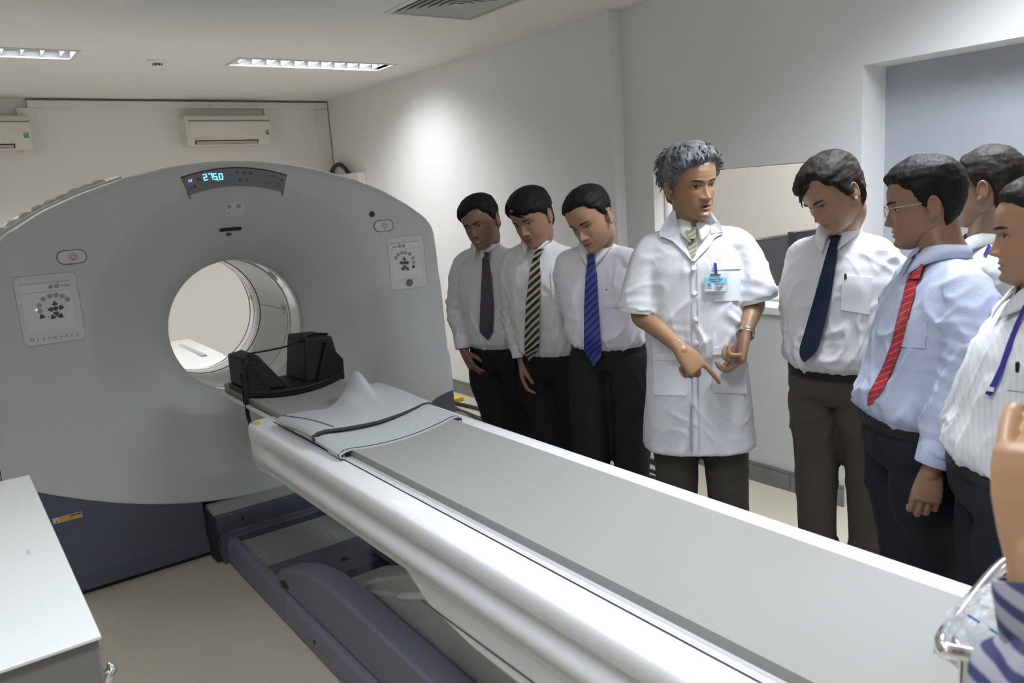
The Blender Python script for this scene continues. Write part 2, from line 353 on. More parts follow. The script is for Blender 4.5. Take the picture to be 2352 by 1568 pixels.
# ---- air conditioners and trunking
M_ac = mat('ac_plastic', (.70, .68, .61), .4); M_green = mat('green_label', (.10, .42, .12), .5); M_or = mat('orange_label', (.75, .42, .12), .5)
def aircon(x0, label):
    z0, z1, y1, y0 = 2.325, 2.605, YB, YB-.19; W = .795
    A = empty('air_conditioner', (x0+W/2, YB, z0), label, 'air conditioner', 'wall-mounted air conditioners on the back wall')
    prof = [(y1, z0), (y0+.045, z0), (y0+.01, z0+.05), (y0, z0+.10), (y0+.002, z1-.055), (y0+.02, z1-.012), (y0+.06, z1), (y1, z1)]
    G().prism(prof, 0, x0, x0+W).out('body', M_ac, A, bevel=.006)
    G().prism([(y0+.008, z0+.052), (y0-.006, z0+.10), (y0-.004, z1-.065), (y0+.008, z1-.065)], 0, x0+.035, x0+W-.004).out('front_panel', M_ac, A, bevel=.004)
    G().box(x0+.03, y0-.002, z1-.061, x0+W-.005, y0+.02, z1-.053).out('intake_slot', mat('slot_grey', (.22, .21, .19), .6), A, smooth=False)
    G().prism([(y0+.03, z0+.012), (y0+.008, z0+.045), (y0+.02, z0+.05), (y0+.05, z0+.012)], 0, x0+.07, x0+.665).out('outlet', M_dark, A, smooth=False)
    G().prism([(y0+.022, z0+.014), (y0+.003, z0+.036), (y0+.007, z0+.038), (y0+.028, z0+.014)], 0, x0+.08, x0+.655).out('flap', mat('flap_grey', (.45, .40, .38), .5), A, bevel=.001)
    G().box(x0+.735, y0-.0085, z0+.075, x0+.772, y0-.004, z0+.135).out('energy_label', M_green, A, smooth=False)
    G().box(x0+.735, y0-.0095, z0+.118, x0+.757, y0-.0055, z0+.135).out('label_header', M_or, A, smooth=False)
    G().box(x0+.735, y0-.0095, z0+.075, x0+.772, y0-.0055, z0+.087).out('label_foot', M_white, A, smooth=False)
    G().box(x0+.07, y0-.0062, z0+.062, x0+.11, y0-.003, z0+.068).out('maker_mark', mat('mark_grey', (.3, .3, .3), .5), A, smooth=False)
    return A
aircon(2.103, 'beige wall air conditioner with green energy label, centred above the scanner')
aircon(.07, 'beige wall air conditioner cut off by the left edge of the photo')
T = empty('cable_trunking', (2.2, YB, 2.68), 'cream plastic pipe trunking run along the top of the back wall', 'trunking')
yb0 = YB-.055
q = G().box(.885, yb0, 2.675, 3.575, YB-.001, 2.735); q.out('horizontal_duct', M_trim, T, bevel=.002)
G().box(.80, yb0+.004, 2.30, .935, YB-.001, 2.674).out('left_drop_duct', M_trim, T, bevel=.002)
G().box(3.455, yb0+.003, .12, 3.573, YB-.001, 2.672).out('right_drop_duct', M_trim, T, bevel=.002)
G().box(2.905, yb0+.003, 2.606, 2.965, YB-.001, 2.673).out('joint_duct', M_trim, T, bevel=.002)
G().box(.885, yb0-.001, 2.7345, 3.576, YB-.001, 2.738).out('lid_edge', mat('seam_brown', (.23, .17, .14), .7), T, smooth=False)
G().box(3.5735, yb0-.001, 1.2, 3.5765, YB-.001, 2.735).out('lid_edge', MATS['seam_brown'], T, smooth=False)
G().box(2.38, yb0-.0008, 2.676, 2.383, YB, 2.733).out('joint_seam', MATS['seam_brown'], T, smooth=False)
# ---- cable loop + box above the scanner shoulder
Bx = empty('junction_box', (3.53, 7.45, 1.7), 'cream wall box at the back corner behind the scanner shoulder', 'box')
G().box(3.49, 7.22, 1.55, 3.578, 7.75, 1.995).out('body', M_trim, Bx, bevel=.004)
lp = [on(x, y, 0, 3.52) for x, y in ((757, 420), (765, 388), (778, 378), (792, 386), (799, 396), (804, 400))]
G().tube(lp, .022, n=10, sub=6).out('cable', M_black, None, loc=lp[0]); o = sc.objects['cable']; tagp(o, 'thick black cable loop rising behind the right shoulder of the scanner', 'cable')
# ---- cables on the floor by the right wall
random.seed(5)
M_cgrey = mat('grey_cable', (.30, .30, .30), .5)
for k in range(7):
    x = 3.02+.055*k*.9; r = .011 if k % 3 else .016
    pts = [(x+.10*math.sin(k), 6.4, r), (x+.02*math.sin(k*3), 5.7, r+.012*(k % 2)), (x+.05*math.cos(k*2), 5.1, r), (x-.03+.06*math.sin(k*1.7), 4.4, r+.01*(k % 2)), (x+.09*math.cos(k), 3.7, r), (x+.04+.05*math.sin(k), 2.95, r)]
    o = G().tube(pts, r, n=8, sub=8).out('floor_cable', M_cgrey if k in (2, 4) else M_black, None, loc=pts[0])
    tagp(o, ['black', 'thin black', 'thick grey', 'black', 'thin grey', 'black', 'black'][k]+' cable on the floor by the right wall, %s from the table side' % ['first', 'second', 'third', 'fourth', 'fifth', 'sixth', 'last'][k], 'cable', 'cables on the floor along the right wall')
o = G().box(3.25, 5.55, 0.0, 3.45, 5.66, .035).out('yellow_cable_clip', mat('yellow_plastic', (.75, .48, .03), .5), None, bevel=.006, loc=(3.35, 5.6, 0)); tagp(o, 'small yellow plastic piece on the floor by the cables', 'clip')
# ---- floor unit behind the scanner on the left
Cb = empty('floor_unit', (-.05, 6.75, 0), 'white floor cabinet with dotted vent, seen behind the scanner at the left edge', 'cabinet')
G().box(-.35, 6.55, .03, .205, 6.95, .75).out('body', M_trim, Cb, bevel=.006)
G().box(-.34, 6.57, 0, .195, 6.93, .032).out('plinth', M_dark, Cb, smooth=False)
vs = None
for i in range(6):
    for j in range(4):
        if vs is None: vs = G().box(.10, 6.543, .22, .118, 6.552, .232).out('vent_slot', M_dark, Cb, smooth=False)
        else: c_ = vs.copy(); sc.collection.objects.link(c_); c_.parent = Cb; c_.location = (j*.023, 0, i*.024)
# ---- control room counter and monitors
Ct = empty('console_counter', (4.15, 2.9, 0), 'grey control room counter seen through the window, under the monitors', 'counter')
M_cnt = mat('counter_grey', (.55, .55, .54), .35)
G().box(3.915, 1.2, .87, 4.95, 4.6, .905).out('top', M_cnt, Ct, bevel=.004); G().box(4.55, 1.25, 0, 4.6, 4.55, .87).out('back_panel', M_cnt, Ct, smooth=False); G().box(3.95, 1.2, 0, 4.7, 1.24, .87).out('side_panel', M_cnt, Ct, smooth=False); G().box(3.95, 4.56, 0, 4.7, 4.6, .87).out('side_panel', M_cnt, Ct, smooth=False)
M_mon = mat('monitor_black', (.022, .022, .024), .35); M_scr = mat('monitor_screen', (.055, .06, .085), .35, spec=.25)
def monitor(c, fwd, label, W=.39, H=.31):
    c = np.array(c, float); fwd = np.array([*fwd, 0.0]); fwd /= np.linalg.norm(fwd); s = np.cross([0, 0, 1.0], fwd)
    Mn = empty('monitor', (c[0], c[1], .905), label, 'monitor', 'computer monitors on the control room counter')
    def bx(a0, a1, b0, b1, z0, z1):
        return [c*[1, 1, 0]+s*a+fwd*b+np.array([0, 0, z]) for z in (z0, z1) for b in (b0, b1) for a in (a0, a1)]
    FB = [(0, 2, 3, 1), (4, 5, 7, 6), (0, 1, 5, 4), (2, 6, 7, 3), (0, 4, 6, 2), (1, 3, 7, 5)]
    z = c[2]
    G().add(bx(-W/2, W/2, -.05, 0, z-H, z), FB).out('casing', M_mon, Mn, bevel=.006)
    G().add(bx(-W/2+.022, W/2-.022, -.002, .0015, z-H+.055, z-.022), FB).out('screen', M_scr, Mn, smooth=False)
    for k in range(6): G().add(bx(-.16+k*.035, -.142+k*.035, 0, .002, z-H+.018, z-H+.036), FB).out('button', mat('button_grey', (.09, .09, .09), .5), Mn, smooth=False)
    G().add(bx(-.03, .03, -.05, -.025, .915, z-H+.05), FB).out('stand', M_mon, Mn, bevel=.003); G().add(bx(-.11, .11, -.13, .06, .906, .918), FB).out('foot', M_mon, Mn, bevel=.004)
nrm = np.array([.118, -.993]); MC = np.array([4.17, 2.995])
monitor((4.17, 2.995, 1.325), nrm, 'black monitor with dark screen, between the doctor and the man in the navy tie')
monitor((4.60, 2.99, 1.335), (-.12, -.993), 'second black monitor, mostly hidden behind the man in the navy tie')
kb = np.array([4.06, 2.66, .92])
K = empty('control_keypad', (kb[0], kb[1], .905), 'grey control keypad with a red button lying on the counter behind the window', 'keypad')
G().box(kb[0]-.10, kb[1]-.25, .906, kb[0]+.12, kb[1]+.15, .928).out('body', mat('keypad_grey', (.16, .16, .165), .5), K, bevel=.004)
G().cyl((kb[0]-.05, kb[1]+.10, .928), (0, 0, 1), .02, .012, 14).out('red_button', mat('red_plastic', (.7, .12, .08), .4), K)
for i in range(4):
    for j in range(3): G().box(kb[0]-.06+j*.05, kb[1]-.2+i*.06, .928, kb[0]-.025+j*.05, kb[1]-.155+i*.06, .934).out('key', mat('key_light', (.42, .42, .42), .5), K, smooth=False)
# ================================================================ scanner gantry
CX, CZ, YG = 1.265, 1.106, 4.0
M_gan = mat('scanner_shell', (.585, .60, .605), .33, coat=.15, bump=.006, bscale=400)
M_gan2 = mat('scanner_rear_shell', (.66, .665, .66), .35)
M_navy = mat('navy_plastic', (.078, .084, .115), .42, bump=.03, bscale=350)
M_navyl = mat('slate_plastic', (.165, .165, .225), .42, bump=.03, bscale=350)
M_seam = mat('seam', (.10, .10, .10), .7)
M_pale = mat('pale_grey_lip', (.30, .31, .30), .5)
out = [(2.425, .555), (2.420, .80), (2.414, 1.10), (2.405, 1.40), (2.396, 1.51), (2.375, 1.565), (2.335, 1.605), (2.24, 1.675), (2.10, 1.757), (1.93, 1.828), (1.75, 1.885), (1.55, 1.927), (1.40, 1.944), (1.265, 1.949)]
out = out + [(2*CX-x, z) for x, z in out[::-1][1:]]
nb = 22; out += [(2*CX-2.425+(2*(2.425-CX))*k/nb, .25+.27*((2*CX-2.425+(2*(2.425-CX))*k/nb)-CX)**2*.96) for k in range(1, nb)]
_o = np.array(out)
def R_out(a, sc_=1.0, poly=_o):
    d = np.array([math.cos(a), math.sin(a)]); best = 9
    for i in range(len(poly)):
        p = poly[i]-[CX, CZ]; q = poly[(i+1) % len(poly)]-[CX, CZ]; e = q-p; den = d[0]*e[1]-d[1]*e[0]
        if abs(den) < 1e-9: continue
        t = (p[0]*e[1]-p[1]*e[0])/den; s = (p[0]*d[1]-p[1]*d[0])/den
        if t > 0 and -1e-6 <= s <= 1+1e-6: best = min(best, t)
    return best
RC = [(.350, .232), (.352, .219), (.358, .208), (.370, .196), (.40, .170), (.45, .136), (.50, .106), (.55, .079), (.60, .055), (.65, .034), (.69, .018), (.72, .006), (.74, 0.0)]
def y_face(r):
    return YG+np.interp(r, [q[0] for q in RC], [q[1] for q in RC])
NA = 200; angs = [2*PI*k/NA for k in range(NA)]
for c in ((2.425, .555), (2*CX-2.425, .555)): # snap angles to the two lower corners
    a = math.atan2(c[1]-CZ, c[0]-CX) % (2*PI); k = min(range(NA), key=lambda i: abs(angs[i]-a)); angs[k] = a
Ro = [R_out(a) for a in angs]
Gt = empty('scanner_gantry', (CX, YG+.6, 0), 'large white and navy medical scanner gantry with round bore, at the left', 'medical scanner')
def rimr(a):
    z = math.sin(a); return .058 if z > .1 else (.045 if z > -.25 else .012)
rings = []
for r, dy in RC: rings.append([(CX+min(r, 9)*math.cos(a), YG+dy, CZ+min(r, 9)*math.sin(a)) for a in angs])
for f in (.25, .5, .75, .98):
    rings.append([(CX+(.74+(Ro[i]-rimr(a)-.74)*f)*math.cos(a), YG, CZ+(.74+(Ro[i]-rimr(a)-.74)*f)*math.sin(a)) if Ro[i]-rimr(a) > .76 else (CX+(.74+.02*f)*math.cos(a), YG, CZ+(.74+.02*f)*math.sin(a)) for i, a in enumerate(angs)])
for k in range(0, 7):
    th = k/6*PI/2
    rings.append([(CX+(Ro[i]-rimr(a)*(1-math.sin(th)))*math.cos(a), YG+rimr(a)*(1-math.cos(th))*.9, CZ+(Ro[i]-rimr(a)*(1-math.sin(th)))*math.sin(a)) for i, a in enumerate(angs)])
rings.append([(CX+Ro[i]*math.cos(a), YG+.13, CZ+Ro[i]*math.sin(a)) for i, a in enumerate(angs)])
rings.append([(CX+(Ro[i]-.02)*math.cos(a), YG+.13, CZ+(Ro[i]-.02)*math.sin(a)) for i, a in enumerate(angs)])
G().loft(rings, cap=False).out('front_cover', M_gan, Gt, ang=50)
G().loft([[(CX+(Ro[i]-.012)*math.cos(a), y, CZ+(Ro[i]-.012)*math.sin(a)) for i, a in enumerate(angs)] for y in (YG+.128, YG+.142)], cap=False).out('cover_seam', M_seam, Gt)
def rear(poly_scale, y0, y1, name, m, zoff=0, lo=.05):
    rr = []
    for y, ins in ((y0, .012), (y0+.01, 0), (y1-.05, 0), (y1-.015, .02), (y1, .06)):
        rr.append([(CX+(Ro[i]*poly_scale-ins)*math.cos(a), y, max(lo, CZ+zoff+(Ro[i]*poly_scale-ins)*math.sin(a))) for i, a in enumerate(angs)])
    rr.append([(CX+.50*math.cos(a), y1, CZ+.50*math.sin(a)) for a in angs])
    rr.append([(CX+.42*math.cos(a), y1-.05, CZ+.42*math.sin(a)) for a in angs]); rr.append([(CX+.365*math.cos(a), y1-.13, CZ+.365*math.sin(a)) for a in angs])
    return G().loft(rr, cap=False).out(name, m, Gt, ang=50)
rear(.995, YG+.142, 5.28, 'rear_cover', M_gan2)
# bore
M_bore = mat('bore_liner', (.74, .735, .70), .35); M_ring = mat('bore_ring', (.80, .80, .79), .25, coat=.4)
def cring(prof, name, m, n=96):
    return G().loft([[(CX+r*math.cos(2*PI*k/n), y, CZ+r*math.sin(2*PI*k/n)) for k in range(n)] for r, y in prof], cap=False).out(name, m, Gt, ang=50)
cring([(.350, 4.225), (.346, 4.24), (.346, 4.262), (.350, 4.266)], 'bore_edge_ring', M_gan)
cring([(.351, 4.262), (.349, 4.33), (.351, 4.40)], 'scan_window', mat('scan_window_film', (.70, .70, .70), .12, coat=.8))
cring([(.351, 4.399), (.345, 4.403), (.345, 4.418), (.351, 4.422)], 'bore_step_ring', M_ring)
cring([(.352, 4.42), (.352, 4.905), (.349, 4.91), (.349, 4.93), (.352, 4.935)], 'bore_liner', M_bore)
cring([(.3525, 4.93), (.345, 4.945), (.342, 5.0), (.347, 5.06), (.365, 5.13), (.372, 5.16)], 'rear_bore_ring', M_ring)
cring([(.3515, 4.902), (.3475, 4.904), (.3475, 4.907), (.3515, 4.909)], 'liner_seam', M_seam)
cring([(.3515, 4.43), (.3485, 4.432), (.3485, 4.434), (.3515, 4.436)], 'liner_seam', M_seam)
cring([(.3452, 4.992), (.3415, 4.994), (.3415, 4.998), (.3452, 5.0)], 'liner_seam', M_seam)
def boreq(a0, a1, y0, y1, r, name, m):
    n = 6; V = []; 
    for k in range(n+1):
        a = math.radians(a0+(a1-a0)*k/n)
        for y in (y0, y1): V.append((CX+r*math.cos(a), y, CZ+r*math.sin(a)))
    for k in range(n+1):
        a = math.radians(a0+(a1-a0)*k/n)
        for y in (y0, y1): V.append((CX+(r+.004)*math.cos(a), y, CZ+(r+.004)*math.sin(a)))
    N = 2*(n+1); F = [(2*k, 2*k+1, 2*k+3, 2*k+2) for k in range(n)]+[(2*k, 2*k+2, N+2*k+2, N+2*k) for k in range(n)]+[(2*k+1, N+2*k+1, N+2*k+3, 2*k+3) for k in range(n)]+[(0, N, N+1, 1), (2*n, 2*n+1, N+2*n+1, N+2*n)]
    G().add(V, F).out(name, m, Gt, smooth=False)
M_dgl = mat('dark_window', (.10, .10, .11), .2)
boreq(2, 7, 4.47, 4.52, .3495, 'laser_port', mat('port_grey', (.25, .25, .26), .3)); boreq(-1.5, .5, 4.48, 4.51, .3495, 'port_label', mat('label_grey', (.45, .45, .45), .5))
boreq(36, 46, 4.34, 4.37, .3465, 'laser_slit', M_dgl); boreq(10, 12, 4.995, 5.02, .340, 'ring_mark', M_dgl); boreq(7.5, 9, 5.0, 5.02, .340, 'ring_mark', M_dgl)
boreq(66, 76, 4.97, 4.985, .341, 'laser_slit', M_dgl)
boreq(3.0, 3.4, 4.53, 4.90, .3508, 'liner_joint', M_seam)
# rear couch support seen through the bore
g = G().prism([(5.36, .50), (5.36, .68), (5.42, .735), (5.52, .752), (6.35, .765), (6.42, .74), (6.42, .50)], 0, CX-.27, CX+.27); g.out('rear_couch_support', M_ring, Gt, bevel=.02)
G().box(CX+.12, 5.52, .753, CX+.155, 6.3, .762).out('support_stripe', mat('stripe_grey', (.40, .40, .42), .4), Gt, bevel=.002)
G().prism([(5.30, 0), (5.30, .52), (6.40, .50), (6.40, 0)], 0, CX-.22, CX+.22).out('rear_pedestal', M_gan2, Gt, bevel=.01)
# top louvres
for k in range(10):
    x = .235+k*.052; a = math.atan2(1, 1); ztop = float(np.interp(x, [2*CX-q[0] for q in out[:14]], [q[1] for q in out[:14]]))
    G().tube([(x-.02, 4.22, ztop-.012), (x-.01, 4.22, ztop+.012), (x+.022, 4.22, ztop+.016), (x+.03, 4.22, ztop+.01)], .016, n=8, sub=3).out('top_louvre', M_gan2, Gt)
    o = bpy.context.scene.objects[-1] if False else None
G().add([(x, y, z) for x, z in [(.17, 1.60), (.30, 1.695), (.45, 1.775), (.62, 1.845), (.80, 1.90)] for y, z in [(4.16, z-.02), (4.17, z+.000), (4.30, z+.010), (4.44, z+.010), (4.45, z-.02)]], [(5*i+j, 5*i+j+1, 5*i+j+6, 5*i+j+5) for i in range(4) for j in range(4)]).out('louvre_bed', M_gan2, Gt)
# navy base
zb = lambda x: .25+.27*.96*(x-CX)**2
xs = np.linspace(2*CX-2.425, 2.425, 40)
def basepanel(x0, x1, name):
    X = np.linspace(x0, x1, 24); prof = []
    for x in X:
        zt = zb(x)+.004
        prof.append([(x, YG+.03, zt), (x, YG+.012, zt-.004), (x, YG+.006, zt-.02), (x, YG+.006, .115), (x, YG+.002, .10), (x, YG-.022, .088), (x, YG-.024, .03), (x, YG+.03, .03), (x, YG+.20, .03), (x, YG+.20, zt)])
    G().loft(prof, cap=True).out(name, M_navy, Gt, ang=40)
basepanel(2*CX-2.422, .905, 'base_cover'); basepanel(1.63, 2.422, 'base_cover')
G().box(2*CX-2.40, YG+.01, 0, 2.40, 5.2, .06).out('plinth', M_dark, Gt, smooth=False)
# dark side trims on both flanks below the shoulders
for s in (-1, 1):
    pr = [(2.427, 4.05, .55), (2.427, 4.16, .03), (2.427, 5.2, .03), (2.427, 5.2, .90), (2.427, 4.16, .95)]
    P_ = [(CX+s*(x-CX), y, z) for x, y, z in pr]; Q_ = [(CX+s*(x-CX-.02), y, z) for x, y, z in pr]
    G().add(P_+Q_, [tuple(range(5)), tuple(range(5, 10))[::-1]]+[(i, (i+1) % 5, 5+(i+1) % 5, 5+i) for i in range(5)]).out('side_skirt', M_navy, Gt, bevel=.004)
# bracket between base and table rails, pale lip above
xl = np.linspace(.925, 1.615, 16)
G().loft([[(x, 3.86+.01, .262-.02*((x-CX)/.35)**2*0), (x, YG+.10, .262), (x, YG+.10, zb(x)+.02), (x, YG+.004, zb(x)+.012), (x, 3.90, .262)] for x in xl][:0] or [[(x, 3.905, .232), (x, 3.905, .238), (x, YG+.02, zb(CX)+.012), (x, YG+.05, .2)] for x in xl]).out('pale_lip', M_pale, Gt, ang=30)
G().prism([(3.90, .228), (3.892, .20), (3.892, .135), (3.86, .118), (3.855, .03), (4.02, .03), (4.02, .236), (3.93, .236)], 0, .925, 1.615).out('front_bracket', M_navy, Gt, bevel=.003)
G().cyl((1.06, 3.893, .185), (0, -1, 0), .009, .004, 14).out('bracket_screw', M_dark, Gt)
G().box(.905, 3.87, .012, .926, YG+.02, .235).out('bracket_gap', M_dark, Gt, smooth=False)
G().box(.93, 3.835, .004, .965, 3.895, .150).out('rail_end_plate', M_navy, Gt, bevel=.003)
# --- display
def polar(r0, r1, a0, a1, y, n=24, dy2=0, th=.004, name='x', m=None, par=None, **k):
    V = []
    for t in np.linspace(a0, a1, n+1):
        t = math.radians(t)
        for (r, yy) in ((r0, y), (r1, y+dy2), (r1, y+dy2+th), (r0, y+th)): V.append((CX+r*math.cos(t), yy, CZ+r*math.sin(t)))
    F = [(4*i+j, 4*i+(j+1) % 4, 4*i+4+(j+1) % 4, 4*i+4+j) for i in range(n) for j in range(4)]+[(0, 1, 2, 3), (4*n, 4*n+3, 4*n+2, 4*n+1)]
    return G().add(V, F).out(name, m, par or Gt, smooth=False, **k)
M_disp = mat('display_grey', (.19, .19, .21), .3, coat=.3)
DA0, DA1 = 70.3, 107.2
dsp = polar(.717, .803, DA0, DA1, YG-.0015, th=.008, name='display_panel', m=M_disp)
polar(.803, .808, DA0, DA1, YG-.0035, th=.01, name='display_shade', m=M_dark)
for a in (DA0-.25, DA1+.25): polar(.70, R_out(math.radians(a))-.055, a-.12, a+.12, YG-.0008, n=2, th=.006, name='housing_seam', m=M_seam)
M_led = mat('blue_led', (.1, .4, 1), .4, emit=(.16, .55, 1.0), estr=7); M_ledw = mat('cyan_led', (.5, .9, 1), .4, emit=(.10, .55, 1.0), estr=2.6); M_ghost = mat('ghost_digit', (.26, .26, .27), .4); M_sym = mat('dark_symbol', (.06, .06, .07), .4); M_ledv = mat('violet_led', (.3, .25, 1), .4, emit=(.22, .22, 1.0), estr=5)
SEG = {'2': 'abged', '7': 'abcf'[:3], '5': 'afgcd', '0': 'abcdef', '8': 'abcdefg'}
def dp(r, a):      # point on the display: radius, angle
    t = math.radians(a); return np.array([CX+r*math.cos(t), YG-.0022, CZ+r*math.sin(t)]), np.array([math.sin(t), 0, -math.cos(t)]), np.array([math.cos(t), 0, math.sin(t)])
def digit(ch, r, a, h, m, name, par, th=.0045):
    c, ux, uy = dp(r, a); w = h*.55; g = G()
    L_ = {'a': ((-w/2, h/2), (w/2, h/2)), 'g': ((-w/2, 0), (w/2, 0)), 'd': ((-w/2, -h/2), (w/2, -h/2)), 'f': ((-w/2, 0), (-w/2, h/2)), 'b': ((w/2, 0), (w/2, h/2)), 'e': ((-w/2, -h/2), (-w/2, 0)), 'c': ((w/2, -h/2), (w/2, 0))}
    if ch == '.': L_ = {'.': ((-.001, -h/2), (.001, -h/2))}; S_ = '.'
    else: S_ = SEG[ch]
    for s in S_:
        (x0, y0), (x1, y1) = L_[s]; d = np.array([x1-x0, y1-y0]); l = np.linalg.norm(d); d = d/l; nn = np.array([-d[1], d[0]])*th/2; p0 = np.array([x0, y0])-d*th*.3; p1 = np.array([x1, y1])+d*th*.3
        q = [p0+nn, p1+nn, p1-nn, p0-nn]; V = [c+ux*p[0]+uy*p[1] for p in q]+[c+ux*p[0]+uy*p[1]+np.array([0, -.0012, 0]) for p in q]
        g.add(V, [(0, 1, 2, 3), (4, 7, 6, 5), (0, 4, 5, 1), (1, 5, 6, 2), (2, 6, 7, 3), (3, 7, 4, 0)])
    g.out(name, m, par, smooth=False)
for ch, px_ in (('2', 471), ('7', 483.5), ('5', 494), ('0', 507)):
    P = on(px_, 405.5 if ch != '2' else 407, 1, YG); a = math.degrees(math.atan2(P[2]-CZ, P[0]-CX)); digit(ch, math.hypot(P[0]-CX, P[2]-CZ), a, .0265, M_ledw, 'lit_digit', dsp, .0042)
P = on(500.5, 413, 1, YG); digit('.', math.hypot(P[0]-CX, P[2]-CZ)+.013, math.degrees(math.atan2(P[2]-CZ, P[0]-CX)), .03, M_ledw, 'lit_point', dsp, .005)
# small CT mark
c, ux, uy = dp(.775, 106.3); P = on(437.5, 415.5, 1, YG-.003); text_mesh('lit_mark', 'CT', .015, P, (.99, 0, .1), (-.1, 0, .99), M_ledv, dsp, .0014)
for k in range(5): digit('8', .775, 79.5-k*1.05-1.8, .020, M_ghost, 'unlit_digit', dsp, .002)
for k in range(7): digit('8', .742, 79.8-k*1.15-1.6, .017, M_ghost, 'unlit_digit', dsp, .002)
for k in range(6): digit('8', .745, 101.0-k*1.5, .018, M_ghost, 'unlit_digit', dsp, .002)
for r_, a_, s_ in ((.782, 88.2, .010), (.782, 85.6, .012), (.782, 83.2, .012), (.748, 87.3, .012), (.748, 84.6, .012), (.775, 101.8, .012), (.785, 74.6, .010), (.775, 71.6, .010), (.755, 72.6, .008), (.745, 105.6, .012), (.725, 105.4, .007)):
    c, ux, uy = dp(r_, a_); V = []
    for k in range(6): V.append(c+ux*s_*.7*math.cos(k*PI/3)+uy*s_*.7*math.sin(k*PI/3))
    for k in range(6): V.append(c+ux*s_*.35*math.cos(k*PI/3)+uy*s_*.35*math.sin(k*PI/3)+np.array([0, -.0008, 0]))
    G().add(V, [(k, (k+1) % 6, 6+(k+1) % 6, 6+k) for k in range(6)]).out('symbol', M_sym, dsp, smooth=False)
c, ux, uy = dp(.748, 104.2)
q = [(-.005, -.009), (.005, -.009), (.005, .009), (-.005, .009)]; G().add([c+ux*a+uy*b for a, b in q]+[c+ux*a+uy*b+np.array([0, -.001, 0]) for a, b in q], [(0, 1, 2, 3), (4, 7, 6, 5), (0, 4, 5, 1), (1, 5, 6, 2), (2, 6, 7, 3), (3, 7, 4, 0)]).out('dark_symbol_block', M_sym, dsp, smooth=False)
# --- rounded-rectangle helpers on the face
def rrect(cx, cz, w, h, r, y0, y1, n=6, lean=0):
    P = []
    for qx, qz, a0 in ((1, 1, 0), (-1, 1, 90), (-1, -1, 180), (1, -1, 270)):
        for k in range(n+1):
            t = math.radians(a0+90*k/n); P.append((cx+qx*(w/2-r)+r*math.cos(t), cz+qz*(h/2-r)+r*math.sin(t)))
    return P
def plate(name, cx, cz, w, h, r, y, th, m, par=Gt, **k):
    g = G().prism([(a, b) for a, b in rrect(cx, cz, w, h, r, 0, 0)], 1, y-th, y+.004); return g.out(name, m, par, smooth=False, **k)
def ringplate(name, cx, cz, w, h, r, t, y, th, m, par=Gt):
    A = rrect(cx, cz, w, h, r, 0, 0); B = rrect(cx, cz, w-2*t, h-2*t, max(.002, r-t), 0, 0)
    return G().loft([[(a, y+.003, b) for a, b in A], [(a, y-th, b) for a, b in A], [(a, y-th, b) for a, b in B], [(a, y+.003, b) for a, b in B]], cap=False).out(name, m, par, smooth=False)
M_pan = mat('panel_plastic', (.68, .69, .695), .4); M_btn = mat('button_pale', (.36, .37, .37), .5); M_btd = mat('button_dark', (.06, .06, .085), .45); M_line = mat('fine_line', (.33, .33, .33), .6); M_red = mat('red_print', (.50, .13, .13), .5); M_teal = mat('teal_button', (.16, .33, .29), .5)
def ctrl(cx, cz, w, h, mir, label_text):
    p = ringplate('control_panel', cx, cz, w, h, .022, .0016, YG, .0012, M_line)
    def fx(u): return cx+mir*(u-.5)*w
    def fz(v): return cz+h/2-v*h
    plate('panel_face', cx, cz, w-.004, h-.004, .021, YG, .0008, M_pan, p)
    # recessed keypad field: frame of four bevels around it
    x0, x1, z0, z1 = cx-.41*w, cx+.37*w, fz(.79), fz(.12)
    G().box(x0, YG-.0010, z0, x1, YG-.0013, z1).out('keypad_field', mat('keypad_field', (.74, .75, .755), .4), p, smooth=False)
    G().prism([(YG-.001, z1+.003), (YG-.007, z1+.003), (YG-.001, z1-.004)], 0, x0-.003, x1+.003).out('field_brow', M_pan, p, smooth=False)
    G().box(x0, YG-.002, fz(.245), x1, YG-.001, fz(.241)).out('field_line', M_line, p, smooth=False)
    def b(u, v, r, m, nm): G().cyl((fx(u), YG-.001, fz(v)), (0, -1, 0), r, .004, 18, r*.92).out(nm, m, p)
    b(.565, .185, .0085, M_teal, 'teal_button'); b(.665, .180, .0100, M_btn, 'round_button')
    for u, v in ((.42, .345), (.53, .315), (.63, .31), (.73, .335), (.80, .39), (.30+.04, .43), (.335, .51)): b(u, v, .0105, M_btn, 'round_button')
    b(.585, .50, .0100, M_btd, 'round_button')
    def blob(u, v, ang, nm='arrow_button'):
        c = np.array([fx(u), fz(v)]); A = [(0, .0125), (.0115, -.004), (.0085, -.009), (-.0085, -.009), (-.0115, -.004)]; t = math.radians(ang)*(1 if mir > 0 else -1)
        P = [(c[0]+a*math.cos(t)-bb*math.sin(t), c[1]+a*math.sin(t)+bb*math.cos(t)) for a, bb in A]
        G().prism(P, 1, YG-.005, YG-.001).out(nm, M_btd, p, smooth=False, bevel=.002)
    blob(.585, .425, 0); blob(.50, .505, 90); blob(.675, .495, -90); blob(.585, .575, 180); blob(.35, .595, 135); blob(.52, .62, 135); blob(.65, .615, -135)
    G().box(fx(.80)-.016, YG-.0022, fz(.205), fx(.80)+.016, YG-.001, fz(.165)).out('counter_window', mat('counter_window', (.50, .47, .34), .4), p, smooth=False)
    for u, v in ((.60, .145), (.70, .135), (.45, .47), (.70, .455), (.455, .61), (.71, .60)): G().cyl((fx(u), YG-.001, fz(v)), (0, -1, 0), .0018, .002, 8).out('indicator', M_dark, p)
    if label_text:
        n = len(label_text)
        for i, ch in enumerate(label_text): text_mesh('letter', ch, .021, (cx-.36*w+.72*w*i/(n-1), YG-.0022, fz(.905)), (1, 0, 0), (0, 0, 1), mat('print_grey', (.16, .16, .19), .5), p, .001)
    return p, fx, fz
